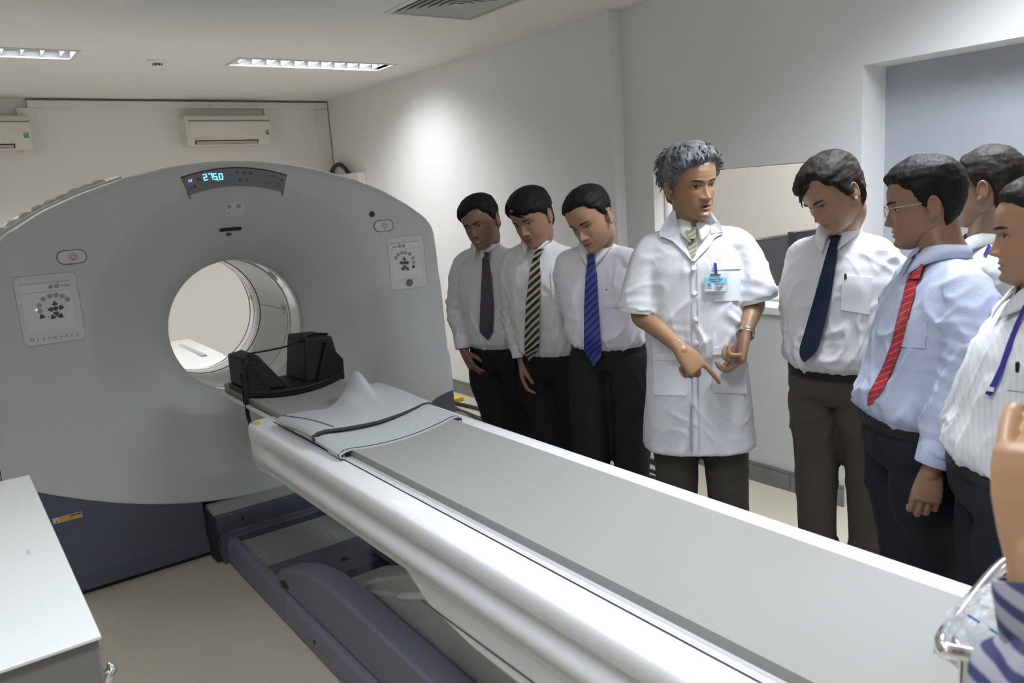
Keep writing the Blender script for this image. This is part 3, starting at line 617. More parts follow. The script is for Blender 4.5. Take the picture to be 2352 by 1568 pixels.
p1_, fx, fz = ctrl(.398, 1.336, .243, .306, 1, 'Discovery')
G().cyl((fx(.285), YG-.0015, fz(.49)), (0, -1, 0), .0028, .003, 8).out('green_led', mat('green_led', (.5, .9, .1), .5, emit=(.5, 1, .1), estr=2.5), p1_)
p2_, fx, fz = ctrl(2.187, 1.351, .236, .300, -1, None)
# round maker emblem with a scroll monogram
ec = (2.187, fz(.885)); M_emb = mat('emblem_dark', (.08, .08, .085), .4)
G().cyl((ec[0], YG-.001, ec[1]), (0, -1, 0), .0215, .003, 32).out('emblem', M_emb, p2_)
G().tube([(ec[0]+.0195*math.cos(a), YG-.0045, ec[1]+.0195*math.sin(a)) for a in np.linspace(0, 2*PI, 33)], .0009, n=5, sub=1).out('emblem_ring', M_btn, p2_)
text_mesh('emblem_letters', 'GE', .021, (ec[0]-.0005, YG-.0045, ec[1]-.001), (1, 0, 0), (0, 0, 1), M_btn, p2_, .001)
for k in range(4):
    a = PI/4+k*PI/2; G().tube([(ec[0]+.0155*math.cos(a+t), YG-.0045, ec[1]+.0155*math.sin(a+t)) for t in (-.5, 0, .5)], .0010, n=5, sub=3).out('emblem_scroll', M_btn, p2_)
# stop buttons
for cx_, cz_ in ((.516, 1.553), (2.059, 1.568)):
    p = plate('stop_button', cx_, cz_, .112, .056, .027, YG, .003, M_pan, bevel=.0015)
    ringplate('button_border', cx_, cz_, .120, .064, .031, .004, YG, .004, mat('border_grey', (.22, .20, .20), .6), p)
    def ringt(r, t, nm): G().tube([(cx_+.004+r*math.cos(a), YG-.0035, cz_+r*math.sin(a)) for a in np.linspace(0, 2*PI, 25)], t, n=5, sub=1).out(nm, M_red, p)
    ringt(.0165, .0011, 'red_ring'); ringt(.008, .0009, 'red_inner_ring')
    G().tube([(cx_+.004+.0135*math.cos(a), YG-.0035, cz_-.002+.0135*math.sin(a)) for a in (PI/2+PI, PI/2+PI*5/3, PI/2+PI/3, PI/2+PI)][0:4], .0009, n=5, sub=1).out('red_triangle', M_red, p)
# camera hole
hc = on(854, 492, 1, YG)
G().cyl((hc[0], YG-.0018, hc[2]), (0, -1, 0), .016, .0012, 24).out('camera_port', M_dark, Gt); G().tube([(hc[0]+.019*math.cos(a), YG-.001, hc[2]+.019*math.sin(a)) for a in np.linspace(0, 2*PI, 25)], .003, n=6, sub=1).out('port_rim', M_gan2, Gt)
# intercom plate and slot lie on the sloping cone above the bore
def conept(dx, r):      # dx lateral offset, r radius above the axis
    rr = math.hypot(dx, r); return np.array([CX+dx, y_face(rr), CZ+r])
def conepatch(name, outline, m, lift, par=Gt, th=.003):
    P = [conept(a, b) for a, b in outline]; n = len(P); nrm_ = np.array([0, -.94, -.33])
    A = [p+nrm_*lift for p in P]; B = [p-nrm_*th for p in P]; c = np.mean(A, 0)
    return G().add(list(A)+list(B)+[c], [(i, (i+1) % n, n+(i+1) % n, n+i) for i in range(n)]+[(2*n, (i+1) % n, i) for i in range(n)]).out(name, m, par, smooth=False)
ip = conepatch('intercom_plate', [(a-CX, b-CZ) for a, b in rrect(CX+.005, CZ+.607, .098, .068, .018, 0, 0)], M_pan, .0035)
for dx in (-.022, .026): conepatch('intercom_knob', [(dx+.0105*math.cos(a), .622+.0105*math.sin(a)) for a in np.linspace(0, 2*PI, 16, False)], M_btn, .0075, ip)
conepatch('microphone_hole', [(-.028+.002*math.cos(a), .590+.002*math.sin(a)) for a in np.linspace(0, 2*PI, 8, False)], M_dark, .0055, ip)
conepatch('laser_window', [(a-CX, b-CZ) for a, b in rrect(CX-.012, CZ+.497+.012, .112, .017, .008, 0, 0)], M_dark, .003)
conepatch('laser_label', [(a-CX, b-CZ) for a, b in rrect(CX-.02, CZ+.484, .026, .012, .001, 0, 0)], M_dark, .003)
conepatch('label_line', [(a-CX, b-CZ) for a, b in rrect(CX-.02, CZ+.484, .022, .0015, .0005, 0, 0)], M_btn, .0042)
# warning label on the navy base
wl = G().box(.262, YG+.0045, .370, .381, YG+.007, .396).out('warning_label', mat('label_white', (.55, .53, .50), .5), Gt, smooth=False)
M_yel = mat('label_yellow', (.60, .36, .015), .5)
G().prism([(.268, .373), (.284, .373), (.276, .389)], 1, YG+.0035, YG+.005).out('warning_triangle', M_yel, wl, smooth=False)
G().cyl((.276, YG+.0038, .378), (0, -1, 0), .002, .001, 8).out('triangle_mark', M_dark, wl)
for x0, x1 in ((.290, .330), (.334, .377)):
    G().box(x0-.001, YG+.0038, .373, x1+.001, YG+.005, .393).out('field_border', M_dark, wl, smooth=False); G().box(x0, YG+.003, .374, x1, YG+.004, .392).out('yellow_field', M_yel, wl, smooth=False)
G().box(.334, YG+.0025, .388, .377, YG+.004, .392).out('field_bar', M_dark, wl, smooth=False); G().cyl((.341, YG+.003, .380), (0, -1, 0), .002, .001, 8).out('field_mark', M_dark, wl)
# ================================================================ patient table
TX0, TX1, TZ, TY0, TY1 = .92, 1.585, .86, .12, 3.17; TC = 1.2525
Tb = empty('patient_table', (TC, 1.7, 0), 'long white patient table with grey sliding cradle running into the scanner bore', 'examination table')
M_tab = mat('table_shell', (.80, .80, .81), .33, coat=.1); M_cr = mat('cradle_grey', (.31, .31, .292), .6); M_crs = mat('cradle_side', (.33, .33, .30), .5)
side0 = [(.06, .864), (.03, .863), (.008, .8615), (.002, .856), (-.001, .846), (-.002, .818), (.006, .802), (.020, .790), (.028, .777), (.020, .766), (.007, .754), (.001, .738), (.003, .720), (.012, .706), (.028, .699), (.031, .691), (.024, .683), (.025, .674), (.038, .664), (.06, .660)]
def section(y, ins, dz=0, zs=1.0):
    gf = float(np.clip((TY1-.16-y)/.10, 0, 1)); gf = gf*gf*(3-2*gf); side = [(dx if z > .81 or z < .668 else dx*gf+(.001+.02*max(0, .74-z)/.08)*(1-gf), z) for dx, z in side0]
    L_ = [(TX0+dx+ins, y, .86+(z-.86)*zs+dz) for dx, z in side]; Rr = [(TX1-dx-ins, y, .86+(z-.86)*zs+dz) for dx, z in side[::-1]]; return L_+Rr
secs = []
for y, ins, zs in ((TY1, .055, .55), (TY1-.006, .030, .80), (TY1-.02, .012, .93), (TY1-.05, 0, 1.0), (TY1-.10, 0, 1), (TY1-.16, 0, 1), (TY1-.19, 0, 1), (TY1-.21, 0, 1), (TY1-.23, 0, 1), (TY1-.26, 0, 1), (2.6, 0, 1), (1.95, 0, 1), (1.2, 0, 1), (TY0+.05, 0, 1), (TY0, .03, .9)): secs.append(section(y, ins, 0, zs))
G().loft(secs).out('table_top', M_tab, Tb, ang=60)
# lower hull
def hs_(y, zb_, w0):
    return [(TC-.30+w0, y, .672), (TC+.30-w0, y, .672), (TC+.30-w0, y, zb_+.04), (TC+.27-w0, y, zb_), (TC-.27+w0, y, zb_), (TC-.30+w0, y, zb_+.04)]
G().loft([hs_(2.0, .655-.012, .02), hs_(1.93, .62, .005), hs_(1.80, .565, 0), hs_(1.6, .535, 0), hs_(1.0, .52, 0), hs_(.3, .52, 0), hs_(.2, .56, .02)]).out('lower_hull', M_tab, Tb, ang=35, bevel=.01)
G().box(TC-.303, .25, .600, TC-.299, 1.84, .603).out('hull_seam', M_seam, Tb, smooth=False)
# cradle with shallow dish cross-section; rails
def crad(y, w=.215, dz=0, tip=1.0):
    P = []; n = 14
    for k in range(n+1):
        u = -1+2*k/n; P.append((TC+u*w*tip, y, .891-.020*(1-u*u)+dz))
    for k in range(n+1):
        u = 1-2*k/n; P.append((TC+u*w*tip*.985, y, .856+dz))
    return P
CY1 = 3.86
cr = [(CY1, .80), (CY1-.004, .90), (CY1-.02, .97), (CY1-.06, 1), (3.2, 1), (2, 1), (1, 1), (TY0+.03, 1)]
G().loft([crad(y, tip=t) for y, t in cr]).out('cradle', M_cr, Tb, ang=30)
for s in (-1, 1):
    x = TC+s*.222; G().box(min(x, x+s*.016), TY0+.02, .852, max(x, x+s*.016), CY1-.05, .8665).out('cradle_rail', M_tab, Tb, bevel=.003)
    x = TC+s*.244; G().box(min(x, x+s*.004), TY0+.02, .860, max(x, x+s*.004), TY1-.1, .8655).out('rail_gap', M_dark, Tb, smooth=False)
    x = TC+s*.216; G().box(min(x, x+s*.006), TY0+.02, .858, max(x, x+s*.006), CY1-.06, .861).out('rail_gap', M_dark, Tb, smooth=False)
G().box(TC-.20, TY1-.02, .835, TC+.20, CY1-.03, .857).out('cradle_underside', M_crs, Tb, bevel=.004)
yl = on(620, 972, 2, .865); G().box(yl[0]-.045, yl[1]+.03, .8642, yl[0]-.025, yl[1]+.07, .8652).out('yellow_sticker', mat('sticker_yellow', (.75, .55, .03), .5), Tb, smooth=False)
G().box(yl[0]-.055, yl[1]+.075, .8642, yl[0]-.045, yl[1]+.09, .8652).out('sticker_mark', M_btd, Tb, smooth=False)
# floor rails + ribbed plate + base
for s in (-1, 1):
    xo = TC+s*.3; xi = xo-s*.055
    for (ya, yb_, zt, nm) in ((3.075, 3.86, .122, 'floor_rail'), (.45, 3.072, .125, 'base_rail')):
        G().prism([(xo, .004), (xo, zt-.022), (xo-s*.012, zt-.004), (xo-s*.022, zt), (xi, zt), (xi, .004)], 1, ya, yb_).out(nm, M_navyl, Tb, bevel=.004)
    G().cyl((xo+s*.001, 2.75, .065), (s, 0, 0), .008, .003, 12).out('rail_screw', M_dark, Tb)
    # arched fender
    prof = [(3.19, .118), (3.20, .165), (3.16, .196), (3.08, .225), (2.97, .262), (2.85, .292), (2.70, .318), (2.50, .326), (2.2, .312), (1.8, .300), (.9, .29), (.85, .118)]
    xi2 = xo-s*.135
    prof = [(y, z+.005) for y, z in prof]
    xa = TC+s*.272
    G().prism(prof, 0, min(xa, xi2), max(xa, xi2)).out('fender', M_navyl, Tb, bevel=.012, segs=3)
    G().prism([(3.17, .150), (3.10, .175), (3.06, .150), (3.13, .135)], 0, xa-.002 if s < 0 else xa-.01, xa+.01 if s < 0 else xa+.002).out('fender_notch', M_dark, Tb, smooth=False)
pl = G(); 
G().box(TC-.245, 3.40, .05, TC+.245, 3.86, .085).out('rib_plate', mat('rib_plate_grey', (.09, .095, .09), .5), Tb, smooth=False)
M_rib = mat('aluminium_rib', (.55, .57, .54), .35, metal=.5); rb = None
for k in range(30):
    if rb is None: rb = G().prism([(3.402, .085), (3.4028, .0878), (3.4072, .0878), (3.408, .085)], 0, TC-.243, TC+.243).out('rib', M_rib, Tb, smooth=False)
    else: c_ = rb.copy(); sc.collection.objects.link(c_); c_.parent = Tb; c_.location = (0, k*.0152, 0)
G().prism([(3.42, .06), (3.42, .115), (3.09, .125), (3.06, .10), (3.06, .06)], 0, TC-.245, TC+.245).out('front_deck', M_navy, Tb, bevel=.003)
G().cyl((1.30, 3.22, .118), (0, 0, 1), .017, .006, 16).out('deck_hole', M_dark, Tb)
G().box(TC-.16, .9, .06, TC+.16, 3.06, .095).out('base_floor', M_dark, Tb, smooth=False)
M_ped = mat('pedestal_grey', (.50, .50, .485), .4)
# sloping pedestal covers: lower block, upper block with step
G().prism([(3.03, .10), (2.98, .145), (2.20, .42), (1.9, .52), (.9, .52), (.9, .10)], 0, TC-.15, TC+.15).out('pedestal_lower', M_ped, Tb, bevel=.012)
G().prism([(2.62, .12), (2.62, .30), (2.56, .33), (1.95, .60), (1.0, .60), (1.0, .12)], 0, TC-.13, TC+.20).out('pedestal_upper', M_ped, Tb, bevel=.015)
G().prism([(2.30, .36), (2.30, .385), (1.9, .56), (1.9, .52)], 0, TC-.155, TC+.155).out('pedestal_ledge', M_tab, Tb, bevel=.006)
# ================================================================ black head holder on the cradle
Hd = empty('head_holder', (TC, 3.6, .88), 'black padded V-shaped head holder with straps on the cradle end', 'head holder')
M_vin = mat('black_vinyl', (.010, .010, .011), .5, bump=.02, bscale=120, spec=.3)
def quadblk(P, Q, name, bev=.01): # P, Q: matching polygons
    n = len(P); G().add(list(P)+list(Q), [tuple(range(n)), tuple(range(n, 2*n))[::-1]]+[(i, n+i, n+(i+1) % n, (i+1) % n) for i in range(n)]).out(name, M_vin, Hd, bevel=bev, segs=3)
ya, yb_ = 3.40, 3.70
zc = lambda x: .891-.020*(1-min(1, ((x-TC)/.215)**2))
xsb = np.linspace(TC-.225, TC+.245, 14)
P = [(x, ya+.045*((x-TC)/.23)**2, zc(x)+.004) for x in xsb]+[(x, ya+.045*((x-TC)/.23)**2, zc(x)+.034) for x in xsb[::-1]]
Q = [(x, yb_, z) for x, y, z in P]
quadblk(P, Q, 'base_pad', .006)
# left (viewer) wing: tall wedge, and right wing: larger block
def wing(x0, x1, xt0, xt1, zt0, zt1, y0, y1, name):
    A = [(x0, y0, zc(x0)+.03), (x1, y0, zc(x1)+.032), (xt1, y0+.02, zt1), (xt0, y0+.03, zt0)]
    B = [(x0, y1, zc(x0)+.03), (x1, y1, zc(x1)+.032), (xt1, y1-.01, zt1), (xt0, y1-.01, zt0)]
    quadblk(A, B, name, .010)
wing(TC-.215, TC-.030, TC-.215, TC-.145, 1.062, 1.070, ya+.05, yb_, 'side_pad')
wing(TC+.055, TC+.240, TC+.085, TC+.215, 1.105, 1.098, ya+.06, yb_+.02, 'side_pad')
quadblk([(TC+.10, ya+.03, zc(0)+.02), (TC+.245, ya+.055, .885), (TC+.249, ya+.055, .985), (TC+.17, ya+.045, 1.075)], [(TC+.10, ya+.12, zc(0)+.02), (TC+.247, ya+.2, .885), (TC+.249, ya+.2, .99), (TC+.17, ya+.12, 1.09)], 'side_gusset', .006)
quadblk([(TC-.222, ya+.04, .89), (TC-.12, ya+.01, .90), (TC-.16, ya+.035, 1.02), (TC-.20, ya+.05, 1.04)], [(TC-.222, ya+.10, .89), (TC-.12, ya+.10, .90), (TC-.16, ya+.09, 1.02), (TC-.20, ya+.10, 1.05)], 'side_gusset', .006)
def strap(pts, wid, name, nrm_=(0, 0, 1), t=.0015):
    P, _ = spline(pts, .01, 5); T_ = np.gradient(P, axis=0); g = []; 
    for i, p in enumerate(P):
        tt = T_[i]/np.linalg.norm(T_[i]); s_ = np.cross(tt, nrm_); s_ /= np.linalg.norm(s_); nn = np.cross(s_, tt)
        g.append([p+s_*wid/2+nn*t, p-s_*wid/2+nn*t, p-s_*wid/2-nn*t, p+s_*wid/2-nn*t])
    return G().loft(g).out(name, M_vin, Hd, smooth=False)
strap([(TC-.17, 3.55, 1.068), (TC+.02, 3.555, 1.072), (TC+.14, 3.55, 1.108), (TC+.22, 3.54, 1.100)], .018, 'head_strap', (0, .5, 1))
strap([(TC-.175, 3.50, 1.066), (TC-.205, 3.455, 1.055), (TC-.226, 3.445, .98), (TC-.232, 3.435, .89), (TC-.236, 3.43, .83), (TC-.236, 3.40, .775), (TC-.225, 3.36, .735)], .016, 'hanging_strap', (0, 1, 0))
strap([(TC-.222, 3.47, 1.0), (TC-.229, 3.45, .95), (TC-.231, 3.445, .91), (TC-.232, 3.44, .87)], .024, 'hanging_strap', (0, 1, 0))
# ================================================================ folded grey restraint sheet
Bk = empty('folded_sheet', (TC, 2.8, .88), 'light grey rubbery sheet folded over the cradle, with dark hemmed edges', 'sheet')
M_sh = mat('sheet_grey', (.50, .52, .53), .5); M_shd = mat('sheet_dark', (.04, .04, .04), .6)
def surf(name, fn, nu, nv, th, m=M_sh):
    V = []; 
    for i in range(nu+1):
        for j in range(nv+1): V.append(fn(i/nu, j/nv))
    V = np.array(V).reshape(nu+1, nv+1, 3); N = np.cross(np.gradient(V, axis=0), np.gradient(V, axis=1)); N /= np.maximum(1e-9, np.linalg.norm(N, axis=2))[..., None]
    if N[nu//2, nv//2, 2] < 0: N = -N
    B = V-N*th; W = np.concatenate([V.reshape(-1, 3), B.reshape(-1, 3)]); n0 = (nu+1)*(nv+1); F = []; id_ = lambda i, j: i*(nv+1)+j
    for i in range(nu):
        for j in range(nv): F.append((id_(i, j), id_(i+1, j), id_(i+1, j+1), id_(i, j+1))); F.append((n0+id_(i, j), n0+id_(i, j+1), n0+id_(i+1, j+1), n0+id_(i+1, j)))
    for i in range(nu): F.append((id_(i, 0), n0+id_(i, 0), n0+id_(i+1, 0), id_(i+1, 0))); F.append((id_(i, nv), id_(i+1, nv), n0+id_(i+1, nv), n0+id_(i, nv)))
    for j in range(nv): F.append((id_(0, j), id_(0, j+1), n0+id_(0, j+1), n0+id_(0, j))); F.append((id_(nu, j), n0+id_(nu, j), n0+id_(nu, j+1), id_(nu, j+1)))
    return mk(name, W, F, m, Bk, ang=50)
def dish(u): return .891-.020*(1-min(1, u*u))
def wrap(u, half, lift, curl):   # u in -1..1 ; edges roll down over the cradle side
    x = TC+u*half; z = dish((x-TC)/.215)+lift
    e = abs(u)
    if e > .84:
        t = (e-.84)/.16; x = TC+math.copysign(.84*half+.032*math.sin(t*PI*.9), u); z = dish(.84*half/.215)+lift-.013*(1-math.cos(t*PI*.95))
    return x, z
def f1(i, j):                     # upper fold, far to near ; i across, j along y
    u = -1+2*i; yn = 2.62+.02*u+(.05 if u > 0 else 0)*u; yf = 3.02+.06*u+.05*max(0, u); y = yf+(yn-yf)*j
    x, z = wrap(u, .285, .022+.008*math.sin(j*3+u), 1); pk = .062*math.exp(-((u-.36-.1*j)/.11)**2-((j-.12)/.22)**2)+.045*math.exp(-((u-.40)/.26)**2-((j-.05)/.25)**2)+.022*math.exp(-((u-.50+.25*j)/.10)**2)*(1-j)+.010*math.sin(u*9+j*3)*math.exp(-((u-.1)/.5)**2)*(1-j)
    return (x, y, z+pk+.010*j*math.exp(-((u)/.8)**2))
surf('upper_layer', f1, 56, 28, .004)
def f2(i, j):
    u = -1+2*i; yn = 2.44+.035*u; yf = 2.80; y = yf+(yn-yf)*j; x, z = wrap(u*1.0, .275, .010, 1); return (x, y, z+.004*math.sin(j*5))
surf('lower_layer', f2, 44, 14, .004)
def hem(fn, j, name, dz=0, r=.0032, dy=0):
    pts = [np.array(fn(i, j))+np.array([0, dy, dz]) for i in np.linspace(.02, .98, 40)]; G().tube(pts, r, n=6, sub=1).out(name, M_shd, Bk)
hem(f1, 1, 'dark_hem', -.007, .0055, -.001)
hem(f2, 1, 'dark_hem', -.005, .0038, -.001)
hem(lambda i, j: (f2(i, 1)[0], f2(i, 1)[1]-.012, f2(i, 1)[2]-.010), 1, 'dark_hem', 0, .0022)
def f3(i, j):
    u = -1+2*i; x, z = wrap(u, .277, .003, 1); yn = 2.425+.035*u; return (x, yn+.10*(1-j), z)
surf('bottom_layer', f3, 40, 4, .003)
# overlap flap line on the near corner of the upper layer
fl = [np.array(f1(.5-.42+.10*t, .02+.96*t))+np.array([0, 0, .003]) for t in np.linspace(0, 1, 14)]; G().tube(fl, .0016, n=5, sub=1).out('flap_edge', M_shd, Bk)
# ================================================================ white cabinet at the left front
Cw = empty('white_cabinet', (-.28, 2.03, 0), 'white-topped equipment cabinet in the left foreground beside the scanner', 'cabinet')
M_cabt = mat('cabinet_top', (.68, .69, .68), .3); M_cabs = mat('cabinet_side_shaded', (.17, .16, .15), .45)  # side colour darkened to paint in the shade on that face
G().box(-.70, 1.457, .992, .135, 2.60, 1.0).out('top', M_cabt, Cw, bevel=.002)
G().box(-.695, 1.463, .06, .130, 2.595, .992).out('body', M_cabs, Cw, bevel=.004)
for cx_, cy_ in ((-.62, 1.55), (.05, 1.55), (-.62, 2.5), (.05, 2.5)):
    w_ = G().cyl((cx_-.012, cy_, .03), (1, 0, 0), .03, .024, 20).out('castor', M_black, Cw)
G().box(.069, 1.95, 1.0, .077, 1.985, 1.0008).out('top_label', mat('label_lilac', (.55, .52, .60), .5), Cw, smooth=False)
fk = empty('chrome_tap', (.22, 1.62, 0), 'small chrome fitting on a thin post, beside the near corner of the white cabinet', 'fitting')
hp = on(250, 1556, 1, 1.62)
G().tube([(hp[0]+.02, 1.62, 0.012), (hp[0]+.012, 1.62, hp[2]-.03)], .009, n=10, sub=2).out('post', M_chrome, fk)
G().tube([(hp[0]-.02, 1.62, hp[2]-.02), (hp[0]-.008, 1.62, hp[2]), (hp[0]+.006, 1.62, hp[2]+.015), (hp[0]+.004, 1.62, hp[2]+.028)], [.012, .014, .011, .004], n=12, sub=4).out('lever', M_chrome, fk)
G().cyl((hp[0]+.03, 1.62, 0), (0, 0, 1), .035, .01, 20).out('foot', M_chrome, fk)
# ================================================================ chrome stand with a clear plastic bag, right foreground
fkL = lambda px_, py_, d: at(px_, py_, d)
St = empty('chrome_tray_stand', (.86, .36, 0), 'chrome wire tray stand in the lower right corner, holding a clear bag', 'stand')
q = [fkL(2352+90, 1640, .90), fkL(2352, 1592, .92), fkL(2270, 1515, .93), fkL(2215, 1500, .93), fkL(2172, 1490, .93), fkL(2166, 1465, .95), fkL(2200, 1420, 1.02), fkL(2300, 1300, 1.16), fkL(2420, 1240, 1.2)]
G().tube(q, .0085, n=14, sub=8).out('tray_rim', M_chrome, St)
q = [fkL(2182, 1440, .98), fkL(2195, 1470, .97), fkL(2215, 1494, .96), fkL(2250, 1520, .96)]
G().tube(q, .0045, n=10, sub=6).out('inner_wire', M_chrome, St)
a_ = fkL(2222, 1512, .935); G().tube([(a_[0], a_[1], 0.03), (a_[0], a_[1], a_[2]-.003)], .008, n=12, sub=2).out('post', M_chrome, St)
G().tube([(a_[0]-.16, a_[1]-.02, .03), (a_[0], a_[1], .032), (a_[0]+.03, a_[1]+.02, .03)], .012, n=10, sub=3).out('foot', M_chrome, St)
G().tube([(a_[0], a_[1]-.16, .03), (a_[0], a_[1]+.0, .032), (a_[0], a_[1]+.12, .03)], .012, n=10, sub=3).out('foot', M_chrome, St)
q0, q1 = fkL(2258, 1568, .98), fkL(2400, 1660, .92)
A4 = [fkL(2262, 1524, .97), fkL(2420, 1610, .94), fkL(2420, 1690, .90), fkL(2225, 1580, .93)]
G().add([p for p in A4]+[p-np.array([0, 0, .006]) for p in A4], [(0, 1, 2, 3), (4, 7, 6, 5), (0, 4, 5, 1), (1, 5, 6, 2), (2, 6, 7, 3), (3, 7, 4, 0)]).out('tray_sheet', mat('tray_white', (.72, .75, .80), .3), St, smooth=False)
# bag
M_bag = bpy.data.materials.new('clear_plastic'); M_bag.use_nodes = True; nt = M_bag.node_tree; nt.nodes.clear()
oo = nt.nodes.new('ShaderNodeOutputMaterial'); mx = nt.nodes.new('ShaderNodeMixShader'); tr = nt.nodes.new('ShaderNodeBsdfTransparent'); gl = nt.nodes.new('ShaderNodeBsdfPrincipled'); fz_ = nt.nodes.new('ShaderNodeTexNoise'); fz_.inputs['Scale'].default_value = 14
gl.inputs['Base Color'].default_value = (.72, .75, .78, 1); gl.inputs['Roughness'].default_value = .28; mr = nt.nodes.new('ShaderNodeMapRange'); mr.inputs[1].default_value = .35; mr.inputs[2].default_value = .7; mr.inputs[3].default_value = .22; mr.inputs[4].default_value = .6
nt.links.new(fz_.outputs[0], mr.inputs[0]); nt.links.new(mr.outputs[0], mx.inputs[0]); nt.links.new(tr.outputs[0], mx.inputs[1]); nt.links.new(gl.outputs[0], mx.inputs[2]); nt.links.new(mx.outputs[0], oo.inputs[0])
def bagf(i, j):
    cor = [np.array(c) for c in ((2205, 1430, 1.0), (2262, 1350, 1.03), (2360, 1330, 1.06), (2380, 1560, .95), (2290, 1520, .95), (2190, 1470, .97))]
    a = 2*PI*i; 
    return a
bp_ = []
bc = at(2290, 1440, .99)
S1, S2 = R_, U_
V = []; nu, nv = 40, 22
ctr = at(2298, 1452, 1.0)
for jn in range(nv+1):
    for inn in range(nu):
        th = PI*jn/nv; ph = 2*PI*inn/nu
        d = np.array([math.sin(th)*math.cos(ph), math.sin(th)*math.sin(ph), math.cos(th)])
        n_ = noise.noise(Vector(d*2.3))*.30+abs(noise.noise(Vector(d*5.5)))*.22
        rr = 1+n_; p_ = d[0]*S1*.060+d[1]*np.array(_f)*.035+d[2]*S2*.050
        p_ = p_+S2*d[0]*.012; V.append(ctr+p_*rr)
F = [(j*nu+i, (j+1)*nu+i, (j+1)*nu+(i+1) % nu, j*nu+(i+1) % nu) for j in range(nv) for i in range(nu)]
Bg = mk('plastic_bag', V, F, M_bag, None, ang=180, loc=(ctr[0], ctr[1], ctr[2]-.05)); tagp(Bg, 'crumpled clear plastic bag with blue marks, held in the chrome tray stand', 'bag')
for px_, py_, a_ in ((2236, 1420, -35), (2287, 1452, 0)):
    p_ = at(px_, py_, .945); G().tube([p_-S1*.006+S2*.004, p_, p_+S1*.006-S2*.004], .0014, n=6, sub=3).out('blue_mark', mat('blue_print', (.05, .25, .6), .5), Bg)
# ================================================================ people
def bake(o):
    dg = bpy.context.evaluated_depsgraph_get(); dg.update(); me = bpy.data.meshes.new_from_object(o.evaluated_get(dg))
    old = o.data; o.modifiers.clear(); o.data = me; bpy.data.meshes.remove(old); return o
def remesh(g, vox, smooth=3, fac=.5):
    """union of closed shapes -> V, F arrays"""
    o = mk('tmp', g.V, g.F, [], None, smooth=False)
    r = o.modifiers.new('r', 'REMESH'); r.mode = 'VOXEL'; r.voxel_size = vox; r.adaptivity = 0
    if smooth: s = o.modifiers.new('s', 'SMOOTH'); s.factor = fac; s.iterations = smooth
    bake(o); me = o.data
    V = np.empty(len(me.vertices)*3, np.float32); me.vertices.foreach_get('co', V); V = V.reshape(-1, 3).astype(float)
    F = [tuple(p.vertices) for p in me.polygons]; N = np.empty(len(me.vertices)*3, np.float32); me.vertex_normals.foreach_get('vector', N) if hasattr(me, 'vertex_normals') else None
    N = N.reshape(-1, 3).astype(float)
    bpy.data.objects.remove(o); bpy.data.meshes.remove(me); return V, F, N
def nrmz(v): v = np.array(v, float); return v/max(1e-9, np.linalg.norm(v))
SKIN = mat('skin', (1, 1, 1), .42, vcol=True, sss=.06, spec=.45, bump=.015, bscale=260)
EYEW = mat('eye_white', (.55, .50, .46), .25); IRIS = mat('eye_dark', (.012, .008, .006), .15); TEETH = mat('teeth', (.62, .58, .50), .3); MOUTH = mat('mouth_dark', (.05, .012, .01), .5)
def hairmat(n, c, v): return mat(n, c, .62, bump=.45, bscale=70, var=v, vscale=40, aniso=(1, 1, .25), spec=.14)
HB = hairmat('hair_black', (.010, .009, .009), .3); HG = hairmat('hair_grey', (.120, .124, .128), .6); HBB = hairmat('hair_brownblack', (.022, .018, .015), .4)
# ---- head template
ZT = [-.118, -.114, -.105, -.094, -.080, -.068, -.055, -.042, -.028, -.012, .002, .018, .034, .052, .068, .084, .098, .109, .116, .119]
FT = [.052, .070, .082, .086, .0845, .0850, .0865, .0860, .0850, .0840, .0845, .0895, .0910, .0890, .0820, .0690, .0510, .0310, .0140, .000]
BT = [.045, .030, .008, -.010, -.028, -.042, -.056, -.068, -.079, -.088, -.094, -.098, -.100, -.099, -.095, -.087, -.073, -.054, -.036, -.022]
WT = [.004, .018, .034, .045, .0535, .0590, .0630, .0660, .0690, .0715, .0730, .0745, .0755, .0755, .0735, .0680, .0570, .0420, .0260, .006]
def gs(x, s): return np.exp(-(x/s)**2)
def feat(x, z, P):
    ax = np.abs(x)
    h = np.interp(z, [-.056, -.0485, -.044, -.039, -.034, -.024, -.010, .004, .016, .026], [0, .001, .0125, .0195, .0195, .0150, .0085, .0040, .0022, 0])
    s = np.interp(z, [-.044, -.034, -.020, .004, .02], [.0115, .0105, .0078, .0075, .009])
    y = h*gs(x, s)*P.get('nose', 1) + .0095*gs(ax-.0135, .0055)*gs(z+.0385, .0060)
    y += -.0085*gs(ax-.031, .0135)*gs(z-.001, .0085) + .0048*gs(ax-.031, .0115)*gs(z+.0005, .0055) - .0020*gs(ax-.0155, .006)*gs(z-.002, .008)
    y += .0030*gs(ax-.028, .018)*gs(z-.0205, .0060) + .0035*gs(ax-.043, .014)*gs(z+.020, .013)
    y += -.0022*gs(ax-(.024+(-.035-z)*.25), .0035)*gs(z+.052, .016)*P.get('fold', 1)
    mw = P.get('mw', .0225)
    y += .0042*gs(x, mw*.8)*gs(z+.0615, .0042) + .0050*gs(x, mw*.72)*gs(z+.0735, .0048) - .0012*gs(x, .003)*gs(z+.054, .004)
    if P.get('mouth') == 'open': y += -.0095*gs(x, .0135)*gs(z+.0680, .0038)
    elif P.get('mouth') == 'smile': y += -.003*gs(x, .018)*gs(z+.0672-.10*x*x*30, .0030)
    else: y += -.0045*gs(x, mw)*gs(z+.0672, .0018)
    y += .0045*gs(x, .016)*gs(z+.098, .009) - .002*gs(x, .02)*gs(z+.084, .005)
    return y
def prof(z, P):
    ch = P.get('chub', 1.0)
    f = np.interp(z, ZT, FT); b = np.interp(z, ZT, BT); w = np.interp(z, ZT, WT)
    w = w*(1+(ch-1)*gs(z+.05, .05)); return f, b, w
